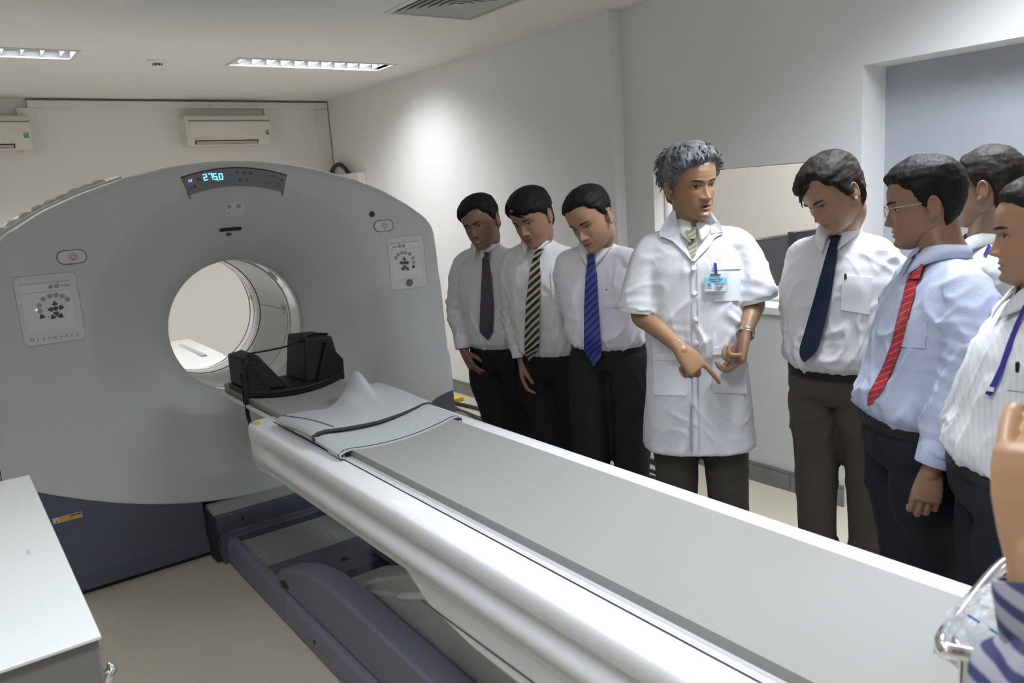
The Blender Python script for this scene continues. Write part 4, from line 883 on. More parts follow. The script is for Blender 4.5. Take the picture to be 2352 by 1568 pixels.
def fy(x, z, P):      # front surface depth
    f, b, w = prof(z, P); yc = -.012+0*f; yc = np.minimum(yc, f-.02); q = np.clip(np.abs(x)/w, 0, .999); c = (1-q**2.25)**(1/2.25)
    return yc+(f-yc)*c+feat(x, z, P)
def head_grid(P, nr=86, nc=104):
    zz = []; t = np.linspace(0, 1, nr)
    zz = -.118+.237*(t*.5+.5*(np.interp(t, [0, .12, .70, 1], [0, .07, .62, 1])))
    s = np.linspace(-1, 1, nc, endpoint=False); ph = np.sign(s)*np.abs(s)**1.30*PI
    Z, PH = np.meshgrid(zz, ph, indexing='ij'); f, b, w = prof(Z, P); yc = np.minimum(-.012, f-.02); yc = np.maximum(yc, b+.003)
    e = 2/2.25; sx = np.sign(np.sin(PH))*np.abs(np.sin(PH))**e; cxp = np.sign(np.cos(PH))*np.abs(np.cos(PH))**e
    X = w*sx; fr = np.cos(PH) > 0
    Y = np.where(fr, yc+(f-yc)*np.abs(cxp), yc-(yc-b)*np.abs(cxp))
    Y = Y+np.where(fr, feat(X, Z, P), 0)*np.clip(np.cos(PH)*4, 0, 1)
    return X, Y, Z, PH
def skincol(X, Y, Z, P):
    base = np.array(P.get('skin', (.33, .185, .115))); C = np.ones((X.size, 3))*base
    x, y, z = X.ravel(), Y.ravel(), Z.ravel(); fr = y > .02
    n = np.array([noise.noise(Vector((a*22, b*22, c*22))) for a, b, c in zip(x, y, z)]); C *= (1+.07*n)[:, None]
    mw = P.get('mw', .0225); lip = fr*np.clip(1.6-((x/mw)**2+((z+.0675)/.0098)**2)*1.4, 0, 1); C = C*(1-lip[:, None]*.75)+lip[:, None]*.75*np.array([.24, .085, .07])
    ch = fr*gs(np.abs(x)-.042, .018)*gs(z+.03, .02)+fr*gs(x, .012)*gs(z+.036, .010); C *= 1+ch[:, None]*np.array([.10, -.04, -.06])
    ey = fr*gs(np.abs(x)-.031, .016)*gs(z-.002, .010); C *= (1-.24*ey)[:, None]
    if P.get('mouth') == 'open': m_ = fr*np.clip(1.5-((x/.0125)**2+((z+.0680)/.0042)**2)*1.5, 0, 1); C = C*(1-m_[:, None])+m_[:, None]*np.array([.03, .008, .008])
    if P.get('mouth') == 'smile': m_ = fr*np.clip(1.5-((x/.017)**2+((z+.0672-3*x*x)/.0034)**2)*1.5, 0, 1); C = C*(1-m_[:, None])+m_[:, None]*np.array([.55, .48, .38])
    if P.get('mouth') not in ('open', 'smile'): m_ = fr*gs(x, mw)*gs(z+.0672, .0014); C = C*(1-.75*m_)[:, None]
    no = fr*gs(np.abs(x)-.0085, .0035)*gs(z+.0465, .0026); C *= (1-.75*no)[:, None]
    return C
class Person: pass
def hand_geo(g, wr, d, nrm_, thumb_side, curl, spread=.10, k=1.0, thumb=.55, wrist_r=.026):
    """closed shapes of one hand; d towards the fingers, nrm_ = back of the hand, curl = 4x(mcp,pip,dip) degrees"""
    d = nrmz(d); nz = nrmz(np.array(nrm_)-d*(np.array(nrm_)@d)); s = np.cross(nz, d)*thumb_side   # s points to the thumb side
    wr = np.array(wr, float); P = lambda a, b, c: wr+(d*a+s*b+nz*c)*k
    ring = lambda a, hw, ht, c=0, n=18: [P(a, hw*math.copysign(abs(math.cos(t))**.75, math.cos(t)), c+ht*math.copysign(abs(math.sin(t))**.85, math.sin(t))) for t in np.linspace(0, 2*PI, n, False)]
    g.loft([ring(-.03, .024, .018), ring(-.005, .027, .019), ring(.02, .034, .018), ring(.05, .040, .0165), ring(.075, .0415, .0145), ring(.092, .040, .0115), ring(.098, .034, .007)])
    spec_ = [(.090, .0300, .0088, (.041, .025, .020)), (.094, .0100, .0092, (.046, .029, .021)), (.090, -.0100, .0088, (.042, .027, .020)), (.083, -.0290, .0076, (.033, .020, .018))]
    for q, (a, b, r, L) in enumerate(spec_):
        p = P(a-.012, b, .001); ang = 0; az = (b/.03)*spread; pts = [p]; dirv = d
        for j in range(3):
            ang += math.radians(curl[q][j]); base = d*math.cos(az)+s*math.sin(az); v = base*math.cos(ang)-nz*math.sin(ang)
            pts.append(pts[-1]+v*(L[j]+(.012 if j == 0 else 0))*k)
        R = [r*1.05*k, r*1.08*k, r*.98*k, r*.80*k]
        g.tube(pts, R, n=10, sub=4)
    t0 = P(.018, .020, -.004); az = thumb
    v1 = nrmz(d*math.cos(az)+s*math.sin(az)*1.1-nz*.35); v2 = nrmz(d*math.cos(az*.5)+s*math.sin(az*.5)-nz*.5); v3 = nrmz(d*math.cos(az*.3)+s*math.sin(az*.3)-nz*.6)
    q1 = t0+v1*.043*k; q2 = q1+v2*.033*k; q3 = q2+v3*.026*k
    g.tube([t0, q1, q2, q3], [.0138*k, .0122*k, .0105*k, .0088*k], n=10, sub=4)
    return g
FIST = [(70, 85, 55)]*4; RELAX = [(18, 28, 15), (22, 32, 18), (26, 36, 20), (30, 38, 22)]; POINT = [(8, 6, 4), (62, 80, 45), (68, 85, 50), (70, 85, 50)]
def frame_(f, up=(0, 0, 1)): f = nrmz(f); s = nrmz(np.cross(f, up)); return s, f, np.cross(s, f)   # right-hand side vector, forward, up
def make_person(S):
    """S: dict of joints (world), see below. Returns object holding parts; body is the top-level mesh"""
    pel, nk, hc = map(np.array, (S['pelvis'], S['neck'], S['head']))         # belt centre, collar centre, head centre (eye height, mid-skull)
    F = nrmz(S['face']); F[2] = 0; F = nrmz(F); sh = {k: np.array(S['sh'+k]) for k in 'LR'}; el = {k: np.array(S['el'+k]) for k in 'LR'}; wr = {k: np.array(S['wr'+k]) for k in 'LR'}
    side = nrmz(sh['L']-sh['R']); spine = nk-pel; bw = S.get('build', 1.0); bel = S.get('belly', 1.0)
    hips = nrmz(np.cross([0, 0, 1.0], F)); hips = hips if hips@side > 0 else -hips        # towards the left side
    kn = {}; an = {}
    for k, s in (('L', 1), ('R', -1)): an[k] = np.array(S['an'+k]); kn[k] = np.array(S['kn'+k])
    hipj = {k: pel-np.array([0, 0, .10])+hips*s*.085 for k, s in (('L', 1), ('R', -1))}
    HS = S.get('hs', 1.0); P = S.get('P', {}); hf = nrmz(S['hface']); hup = nrmz(S.get('hup', (0, 0, 1))); hs_ = nrmz(np.cross(hf, hup)); hup = np.cross(hs_, hf); HM = np.array([hs_, hf, hup]).T*HS
    hw = lambda p: hc+HM@np.array(p, float)
    sk = np.array(P.get('skin', (.33, .185, .115)))
    # ---------- body, coarse union
    def tring(t, a, b, fo=0): 
        c = pel+spine*t; s2 = nrmz(hips*(1-t)+side*t); f2 = nrmz(np.cross(s2, spine)); f2 = f2 if f2@F > 0 else -f2
        return c+f2*fo, s2, f2, a, b
    def ringpts(c, s2, f2, a, b, n=36, e=2.3):
        return [c+s2*a*math.copysign(abs(math.cos(u))**(2/e), math.cos(u))+f2*b*math.copysign(abs(math.sin(u))**(2/e), math.sin(u)) for u in np.linspace(0, 2*PI, n, False)]
    T = [(-.24, .145, .10, 0), (-.12, .160, .112, 0), (0, .150, .105*bel, .004), (.12, .150, .108*bel, .010), (.3, .156, .112, .006), (.5, .165, .112, 0), (.7, .168, .108, -.006), (.82, .140, .088, -.012), (.90, .095, .064, -.014), (.97, .058, .054, -.010)]
    g = G(); g.loft([ringpts(*tring(t, a*bw*.88, b*bw*.86, fo)) for t, a, b, fo in T])
    hd = hc-hup*.075*HS-hf*.022*HS
    g.tube([nk-spine*.10-F*.02, nk-F*.008, (nk+hd)/2, hd, hc-hup*.03-hf*.02], [.062, .059, .056, .057, .055], n=20, sub=4)
    for k in 'LR':
        s_ = 1 if k == 'L' else -1
        g.tube([nk-spine*.22+side*s_*.04, sh[k]-side*s_*.012-spine*.02, sh[k]+(el[k]-sh[k])*.3, el[k], el[k]+(wr[k]-el[k])*.3, wr[k]], [.032*bw, .034*bw, .038*bw, .036*bw, .036*bw, .021], n=16, sub=4)
        g.tube([hipj[k]+[0, 0, .05], hipj[k]-[0, 0, .12], kn[k], kn[k]+(an[k]-kn[k])*.35, an[k]], [.066*bw, .064*bw, .046, .048, .036], n=16, sub=4)
        g.tube([an[k], an[k]+F*.06-[0, 0, .045], an[k]+F*.14-[0, 0, .052]], [.036, .033, .026], n=12, sub=3)
    V, Fc, _ = remesh(g, .0095, 3)
    parts = [(V, Fc)]
    # ---------- head + ears + hands, fine
    X, Y, Z, PH = head_grid(P); nr, nc = X.shape
    HV = np.stack([X.ravel(), Y.ravel(), Z.ravel()], 1); HW = hc+HV@HM.T
    HF = [(i*nc+j, i*nc+(j+1) % nc, (i+1)*nc+(j+1) % nc, (i+1)*nc+j) for i in range(nr-1) for j in range(nc)]+[tuple(range(nc))[::-1], tuple(range((nr-1)*nc, nr*nc))]
    ge = G()
    for s_ in (-1, 1):
        # ear: back plate, curled helix, lobe
        c0 = np.array([s_*.0745*1.0, -.012, -.012]); hx = []
        for a in np.linspace(-60, 200, 12): 
            t = math.radians(a); hx.append(hw(c0+np.array([s_*(.010+.004*math.sin(t)), -.013*math.cos(t)*-1*-1-.004, .026*math.sin(t)+.003])))
        ge.tube(hx, .0042*HS, n=8, sub=2)
        M_ = HM@np.array([[.35, s_*-.55, 0], [s_*.9, .35, 0], [0, 0, 1]]).T if False else HM
        ge.ell(hw(c0+np.array([s_*.006, -.004, .002])), (.0065, .0135, .025), M_, 14, 10); ge.ell(hw(c0+np.array([s_*.007, .006, -.022])), (.0055, .008, .010), M_, 12, 8)
        ge.ell(hw(c0+np.array([s_*.000, .010, -.002])), (.006, .006, .010), M_, 10, 8)
    EV, EF, _ = remesh(ge, .0022, 3)
    parts.append((HW, HF)); parts.append((EV, EF))
    hands = S.get('hands', {})
    for k in 'LR':
        h = hands.get(k, {}); gh = G(); d = nrmz(h.get('dir', wr[k]-el[k])); n_ = h.get('nrm', side*(1 if k == 'L' else -1))
        hand_geo(gh, wr[k], d, n_, h.get('thumb', 1), h.get('curl', RELAX), h.get('spread', .1), h.get('k', 1.0), h.get('tang', .55))
        gh.tube([wr[k]-nrmz(wr[k]-el[k])*.09, wr[k]-nrmz(wr[k]-el[k])*.03, wr[k]+d*.01], [.0295, .0255, .0225], n=16, sub=3)
        hv, hf_, _ = remesh(gh, .0026, 3, .4); parts.append((hv, hf_))
    obs = []
    for pv, pf in parts: obs.append(mk('tmp', pv, pf, [], None, smooth=False))
    body = obs[0]
    for o in obs[1:]:
        b = body.modifiers.new('b', 'BOOLEAN'); b.operation = 'UNION'; b.solver = 'MANIFOLD'; b.object = o
    bake(body)
    for o in obs[1:]: bpy.data.objects.remove(o)
    me = body.data; me.name = 'person'; body.name = 'person'; nv = len(me.vertices)
    co = np.empty(nv*3, np.float32); me.vertices.foreach_get('co', co); co = co.reshape(-1, 3).astype(float)
    L_ = (co-hc)@np.linalg.inv(HM).T; isH = (np.abs(L_[:, 2]) < .125) & (np.abs(L_[:, 0]) < .080) & (np.abs(L_[:, 1]) < .125)
    col = np.ones((nv, 3))*sk; cc = skincol(L_[:, 0], L_[:, 1], L_[:, 2], P); col[isH] = cc[isH]
    ca = me.color_attributes.new('Col', 'FLOAT_COLOR', 'POINT'); ca.data.foreach_set('color', np.concatenate([col, np.ones((nv, 1))], 1).astype(np.float32).ravel())
    base = Vector(((an['L'][0]+an['R'][0])/2, (an['L'][1]+an['R'][1])/2, 0))
    co -= np.array(base); me.vertices.foreach_set('co', co.astype(np.float32).ravel()); body.location = base; me.materials.clear(); me.materials.append(SKIN); me.shade_smooth(); me.update()
    tagp(body, S['label'], 'person')
    B = Person(); B.o = body; B.S = S
    # ---------- eyes, brows
    for s_ in (-1, 1):
        lid = P.get('lid', .0030); ex = .0315*s_; ez = P.get('ez', -.0005)
        pr = lambda x, z, lift: hw((x, float(fy(np.array(x), np.array(z), P))+lift, z))
        n = 16; V = [pr(ex, ez, .0006)]; A = [pr(ex+.0125*math.cos(a), ez+lid*math.sin(a)*(1.0 if math.sin(a) > 0 else .9), .0006) for a in np.linspace(0, 2*PI, n, False)]; Bk_ = [pr(ex+.0125*math.cos(a), ez+lid*math.sin(a), -.003) for a in np.linspace(0, 2*PI, n, False)]
        e_ = mk('eye', V+A+Bk_, [(0, 1+(i+1) % n, 1+i) for i in range(n)]+[(1+i, 1+(i+1) % n, 1+n+(i+1) % n, 1+n+i) for i in range(n)], EYEW, body)
        gx = P.get('gaze', 0)*.004; n = 12; r_ = .0052
        V = [pr(ex+gx, ez, .0012)]+[pr(ex+gx+r_*math.cos(a), ez+min(lid*1.0, r_)*math.sin(a), .0011) for a in np.linspace(0, 2*PI, n, False)]+[pr(ex+gx+r_*math.cos(a), ez+min(lid*1.0, r_)*math.sin(a), -.002) for a in np.linspace(0, 2*PI, n, False)]
        mk('iris', V, [(0, 1+(i+1) % n, 1+i) for i in range(n)]+[(1+i, 1+(i+1) % n, 1+n+(i+1) % n, 1+n+i) for i in range(n)], IRIS, e_)
        gl_ = G(); gl_.tube([pr(ex+.0135*u, ez+lid*(1-u*u)+.0006, .0012) for u in np.linspace(-1, 1, 9)], [.0004, .0009, .0012, .0013, .0013, .0013, .0012, .0009, .0004], n=6, sub=1); gl_.out('upper_lid', mat('lid_line', (.05, .025, .018), .5), e_)
        gb = G(); br = P.get('brow', .0032)
        gb.tube([pr(s_*(.0125+.036*u), .0160+.0045*math.sin(u*PI*.8)+P.get('browz', 0), .0002) for u in np.linspace(0, 1, 9)], [br*q for q in (.5, .9, 1.05, 1.1, 1.05, .95, .8, .6, .3)], n=8, sub=1); gb.out('eyebrow', S.get('browmat', HBB), body)
    # ---------- hair
    hm = S.get('hair', HB); HL = P.get('hairline', {}); frz = HL.get('front', .068); tmp = HL.get('temple', .040); sdb = HL.get('side', -.006); bk = HL.get('back', -.072); th = HL.get('thick', .013); part = HL.get('sweep', 0); mess = HL.get('mess', .0015)
    X, Y, Z, PH = head_grid({**P, 'nose': 0}, 90, 120); D = np.degrees(np.abs(PH)); sgn = np.sign(PH)
    zh = np.interp(D, [0, 25, 42, 55, 68, 80, 88, 96, 104, 118, 140, 180], [frz, frz-.001, frz-.006, tmp, tmp-.012, sdb+.004, sdb, sdb+.020, .000, -.052, bk, bk-.006])
    zh = zh - part*sgn*.022*gs(D-30, 28) + .004*np.array([[noise.noise(Vector((a*3, 7, 0))) for a in PH[0]]])
    ta = np.clip((Z-zh)/HL.get('ramp', .014), 0, 1); ta = ta*ta*(3-2*ta)
    topb = 1+HL.get('top', .5)*np.clip(Z/.1, 0, 1)+HL.get('fringe', 0)*gs(D, 55)*np.clip((Z-.03)/.05, 0, 1)
    sid = np.where((D > 60) & (Z < .02), HL.get('sidethick', .6), 1)
    off = -.0022+(th*topb*sid+.0022)*ta
    bald = HL.get('bald', 0)
    if bald: off = np.where((D < 70) & (Z > .085), off*(1-bald*.6), off)
    nx = X/.075; ny = (Y+.01)/.095; nz_ = np.clip(Z, -.02, .2)/.11; ln = np.sqrt(nx**2+ny**2+nz_**2)
    nn = np.array([noise.noise(Vector((a*28, b*28, c*60)))+.6*noise.noise(Vector((a*70, b*70, c*110))) for a, b, c in zip(X.ravel(), Y.ravel(), Z.ravel())]).reshape(X.shape)
    off2 = off+ta*mess*nn*1.6
    HV = np.stack([(X+nx/ln*off2).ravel(), (Y+ny/ln*off2).ravel(), (Z+nz_/ln*off2).ravel()], 1); nr, nc = X.shape
    keep = ta.ravel() > -1; act = (ta > 0)
    FF = [(i*nc+j, i*nc+(j+1) % nc, (i+1)*nc+(j+1) % nc, (i+1)*nc+j) for i in range(nr-1) for j in range(nc) if act[i, j] or act[i+1, j] or act[i, (j+1) % nc] or act[i+1, (j+1) % nc]]+[tuple(range((nr-1)*nc, nr*nc))]
    used = sorted({v for f in FF for v in f}); mp = {v: i for i, v in enumerate(used)}
    hair = mk('hair', hc+HV[used]@HM.T, [tuple(mp[v] for v in f) for f in FF], hm, body, ang=180)
    random.seed(len(S['label']))
    if HL.get('tufts', 1):
        gt = G()
        for q in range(HL.get('ntuft', 0)):
            i = random.randrange(int(nr*.55), nr-3); j = random.randrange(nc)
            if not act[i, j] or ta[i, j] < .8: continue
            p0 = HV[i*nc+j]; nv_ = np.array([nx[i, j], ny[i, j], nz_[i, j]])/ln[i, j]; dv_ = nrmz(np.array([random.uniform(-.5, .5)+part*.9, .9 if ny[i, j] > 0 else -.6, -.15+random.uniform(-.2, .2)])); dv_ = nrmz(dv_-nv_*(dv_@nv_)); tl = HL.get('tuft', .022)
            gt.tube([hc+HM@(p0-nv_*.004), hc+HM@(p0+dv_*tl*.45+nv_*.0035), hc+HM@(p0+dv_*tl+nv_*random.uniform(-.001, .004+mess*1.5))], [.0035, .0028, .0006], n=5, sub=2)
        for (x_, y_, z_, dx, dy, dz, r_) in HL.get('locks', []):
            gt.tube([hw((x_, y_, z_)), hw((x_+dx*.5, y_+dy*.5+.006, z_+dz*.45)), hw((x_+dx, y_+dy, z_+dz))], [r_, r_*.8, .0008], n=7, sub=4)
        if gt.V: gt.out('hair_lock', hm, hair)['kind'] = 'stuff'
    # ---------- trousers
    g = G(); tw = S.get('trw', 1.0)
    TR = [(.0, .155, .112*bel), (-.10, .168, .120), (-.22, .170, .118), (-.30, .150, .10)]
    g.loft([ringpts(*tring(t, a*bw, b*bw, 0)) for t, a, b in [(x, y, z) for x, y, z in TR][::-1]])
    for k in 'LR':
        g.tube([hipj[k]+[0, 0, .04], hipj[k]-[0, 0, .10], (hipj[k]+kn[k])/2, kn[k], (kn[k]+an[k])/2-F*.01, an[k]+[0, 0, .02]-F*.01], [.092*bw*tw, .098*bw*tw, .088*tw, .075*tw, .074*tw, .078*tw], n=22, sub=5, caps='flat')
    V, Ft, N = remesh(g, .0085, 4)
    na = S.get('trfold', .0035)
    nz1 = np.array([noise.noise(Vector((a*8, b*8, c*3.5)))*1.1+1.3*max(0, 1-abs(noise.noise(Vector((a*9+9, b*9, c*7+(a+b)*5))))*3.2)**2*(.6+.9*(c < .42)+.6*(c > .80)) for a, b, c in V]); V = V+N*(nz1*na)[:, None]
    tro = mk('trousers', V, Ft, S['trm'], body, ang=180); B.tr = BVHTree.FromPolygons([tuple(v) for v in V], Ft)
    for k in 'LR':
        g = G(); a0 = an[k]; gd = a0*[1, 1, 0]; up = np.array([0, 0, 1.0]); s2 = np.cross(F, up)
        def sr(f, w_, z0, z1): return [gd+F*f+s2*w_*math.cos(t)+up*(z0+(z1-z0)*(.5+.5*math.sin(t))) for t in np.linspace(0, 2*PI, 16, False)]
        g.loft([sr(-.085, .020, .004, .05), sr(-.07, .036, .002, .085), sr(-.02, .040, .002, .10), sr(.06, .044, .002, .075), sr(.12, .050, .002, .05), sr(.175, .042, .003, .04), sr(.20, .018, .008, .028)]).out('shoe', mat('shoe_black', (.012, .011, .011), .25), body)
    # ---------- shirt / coat
    coat = S.get('coat')
    TS = [(-.07, .150, .108*bel, 0), (-.01, .158, .113*bel, .004), (.045, .170, .126*bel, .010), (.12, .173, .129*bel, .012), (.3, .176, .127, .006), (.5, .181, .124, 0), (.68, .182, .118, -.006), (.80, .170, .104, -.010), (.885, .146, .086, -.012), (.945, .108, .072, -.010), (.985, .074, .064, -.006), (1.01, .060, .056, -.004)]
    g = G()
    if coat:
        low = coat['low']; n_ = 7; rr = []
        for i in range(n_):
            t = -.62+i*.09; zc_ = pel+np.array([0, 0, (t)*.50])
            fl_ = (1-(i/(n_-1)))
        hz = np.linspace(coat['hem'], pel[2]-.03, 8)
        for z_ in hz:
            u = (pel[2]-z_)/(pel[2]-coat['hem']); c = np.array([pel[0], pel[1], z_])+np.array(coat.get('sway', (0, 0, 0)))*u
            rr.append(ringpts(c, hips, F, (.172+.030*u)*bw, (.128+.030*u)*bw, n=36, e=2.4))
        g.loft(rr+[ringpts(*tring(t, a*bw, b*bw, fo)) for t, a, b, fo in TS[3:]])
    else: g.loft([ringpts(*tring(t, a*bw, b*bw, fo)) for t, a, b, fo in TS])
    sl = S.get('sleeve', 'long')
    for k in 'LR':
        s_ = 1 if k == 'L' else -1; e = nrmz(el[k]-sh[k]); fa = nrmz(wr[k]-el[k])
        if sl == 'long':
            g.tube([nk-spine*.085+side*s_*.045, (nk-spine*.105+side*s_*.10)*.5+(sh[k]-side*s_*.02)*.5, sh[k]-side*s_*.010, sh[k]+(el[k]-sh[k])*.35, el[k], el[k]+(wr[k]-el[k])*.4, wr[k]-fa*.055, wr[k]-fa*.035], [.046*bw, .052*bw, .055*bw, .060*bw, .057*bw, .053*bw, .045*bw, .040*bw], n=20, sub=5, caps='flat')
        else:
            g.tube([nk-spine*.085+side*s_*.045, (nk-spine*.105+side*s_*.10)*.5+(sh[k]-side*s_*.02)*.5, sh[k]-side*s_*.012, sh[k]+(el[k]-sh[k])*.35, sh[k]+(el[k]-sh[k])*.75, sh[k]+(el[k]-sh[k])*.95], [.046*bw, .054*bw, .058*bw, .066*bw, .078*bw, .086*bw], n=22, sub=5, caps='flat')
    V, Fs, N = remesh(g, .0072, 4)
    fa_ = S.get('fold', .0040)*1.25; tt = ((V-pel)@spine)/(spine@spine); amp = np.interp(tt, [-.6, -.05, .05, .25, .6, 1.0], [.5, .5, 1.25, 1.0, .75, .5])
    dsd = S.get('seed', 1.0)
    def fold(a, b, c):
        v = Vector((a*5+dsd*7, b*5, c*5)); w_ = noise.noise(v); r1 = max(0, 1-abs(noise.noise(Vector((a*7+w_*1.5+dsd, b*7, c*5+(a+b)*4))))*3.4); r2 = max(0, 1-abs(noise.noise(Vector((a*13+w_*2, b*13+dsd*3, c*9-(a-b)*7))))*3.6)
        return w_*1.1+r1*r1*1.5+r2*r2*.8-.6
    disp = np.array([fold(*v) for v in V]); 
    wz = np.zeros(len(V)); hsd = np.array([noise.noise(Vector((a*7+dsd, b*7, c*7)))*.9 for a, b, c in V])
    for k in 'LR':
        for j_, wd, am in ((el[k], .085, 1.1), (wr[k]-(wr[k]-el[k])*.28, .06, .8), (sh[k], .07, .35)):
            dv_ = V-j_; ax_ = nrmz(wr[k]-sh[k]); dist = np.linalg.norm(dv_, axis=1); q_ = dv_@ax_; cr_ = dv_@nrmz(np.cross(ax_, F)); wz += am*np.exp(-(dist/wd)**2)*(1-np.abs(np.sin(q_*75+cr_*22+hsd*3.2+dsd))*1.7)
    an_ = np.arctan2((V-pel)@F, (V-pel)@hips); pleat = (1-np.abs(np.sin(an_*11+hsd*4+dsd))*1.6)*np.exp(-((tt-.06)/.09)**2)
    V = V+N*(disp*amp*fa_+wz*.0055*(0 if False else 1)+pleat*.0045)[:, None]
    if coat:   # open the hem: drop the bottom cap
        cen = np.array([np.mean(V[list(f)], 0) for f in Fs]); nf = np.array([np.cross(V[f[1]]-V[f[0]], V[f[2]]-V[f[0]]) for f in Fs]); Fs = [f for f, c, q in zip(Fs, cen, nf) if not (c[2] < coat['hem']+.012 and q[2]/np.linalg.norm(q) < -.7)]
    shirt = mk(S.get('topname', 'shirt'), V, Fs, S['shm'], body, ang=180); B.sh = BVHTree.FromPolygons([tuple(v) for v in V], Fs)
    if coat: s = shirt.modifiers.new('s', 'SOLIDIFY'); s.thickness = .002
    B.shirt = shirt
    # cuffs
    for k in 'LR':
        fa = nrmz(wr[k]-el[k])
        if sl == 'long':
            g = G(); a0 = wr[k]-fa*.075; a1 = wr[k]-fa*.012; G_ = []
            t_ = np.cross(fa, [0, 0, 1.0] if abs(fa[2]) < .9 else [1.0, 0, 0]); u_ = nrmz(t_); v_ = np.cross(fa, u_)
            for c, r in ((a0, .043*bw), (a0+fa*.004, .0455*bw), (a1-fa*.004, .0415*bw), (a1, .0405*bw), (a1, .036*bw), (a1-fa*.03, .034*bw)): G_.append([c+r*math.cos(t)*u_+r*math.sin(t)*v_ for t in np.linspace(0, 2*PI, 28, False)])
            g.loft(G_, cap=False).out('cuff', S['shm'], shirt)
    # belt
    if not coat and S.get('belt', True):
        bm = S.get('beltm', mat('belt_black', (.010, .009, .009), .5, spec=.3)); R0 = [ringpts(*tring(t, (.163+dd)*bw, (.118+dd)*bel*bw, 0), n=48) for t, dd in ((-.070, -.004), (-.067, .002), (-.012, .002), (-.008, -.004))]
        dz = np.array(S.get('beltdz', (0, 0, 0))); G().loft([[p+dz for p in r] for r in R0], cap=False).out('belt', bm, tro)
    # collar
    cm = S.get('collarm', S['shm']); cs = nrmz(side-spine*(side@spine)/(spine@spine)); cax = nrmz(S.get('cax', nrmz(spine)*.75+np.array([0, 0, .5])*.5-F*.12)); cf = nrmz(F-cax*(F@cax)); cs = np.cross(cf, cax); cs = cs if cs@side > 0 else -cs
    cb = nk+np.array(S.get('coff', (0, 0, 0))); nphi = 40; V = []; wt = []
    for i in range(nphi+1):
        u = -1+2*i/nphi; ph = u*PI*.965; rad = np.array([.060*math.sin(ph), -.059*math.cos(ph)]); au = abs(u)
        stand = .030-.008*au**3; top = cb+cax*(stand+.010-.020*au**4)+cs*rad[0]*.97+cf*(rad[1]*.97+.004)
        inner = cb+cax*(-.008)+cs*rad[0]*1.02+cf*(rad[1]*1.02+.004)
        dl = .036+.036*np.clip((au-.55)/.45, 0, 1)**1.3; outw = 1.18+.12*np.clip((au-.4)/.6, 0, 1)
        bot = top-cax*dl*.95+cs*rad[0]*(outw-1)*.9+cf*(rad[1]*(outw-1)*.9)+cf*.012*np.clip((au-.6)/.4, 0, 1)+cs*np.sign(u)*.010*np.clip((au-.72)/.28, 0, 1)
        for q in np.linspace(0, 1, 5): V.append(inner*(1-q)+top*q+(cs*rad[0]+cf*rad[1])*.02*math.sin(q*PI))
        for q in np.linspace(.2, 1, 6): V.append(top*(1-q)+bot*q+(cs*rad[0]+cf*rad[1])*.10*math.sin(q*PI)*.8)
    m_ = 11; mk('collar', V, [(i*m_+j, i*m_+j+1, (i+1)*m_+j+1, (i+1)*m_+j) for i in range(nphi) for j in range(m_-1)], cm, shirt, solid=.0022)
    B.nk = nk; B.F = F; B.side = side; B.cax = cax; B.cb = cb; B.cf = cf; B.pel = pel; B.hw = hw; B.HM = HM; B.hc = hc; B.P = P; B.wr = wr; B.el = el; B.d = math.hypot(pel[0], pel[1])
    return B
def hit(B, px_, py_, tr=False):
    o = Vector(CAMC); d = Vector(ray(px_, py_)).normalized(); r = (B.tr if tr else B.sh).ray_cast(o, d)
    return (np.array(r[0]), np.array(r[1])) if r[0] is not None else (None, None)
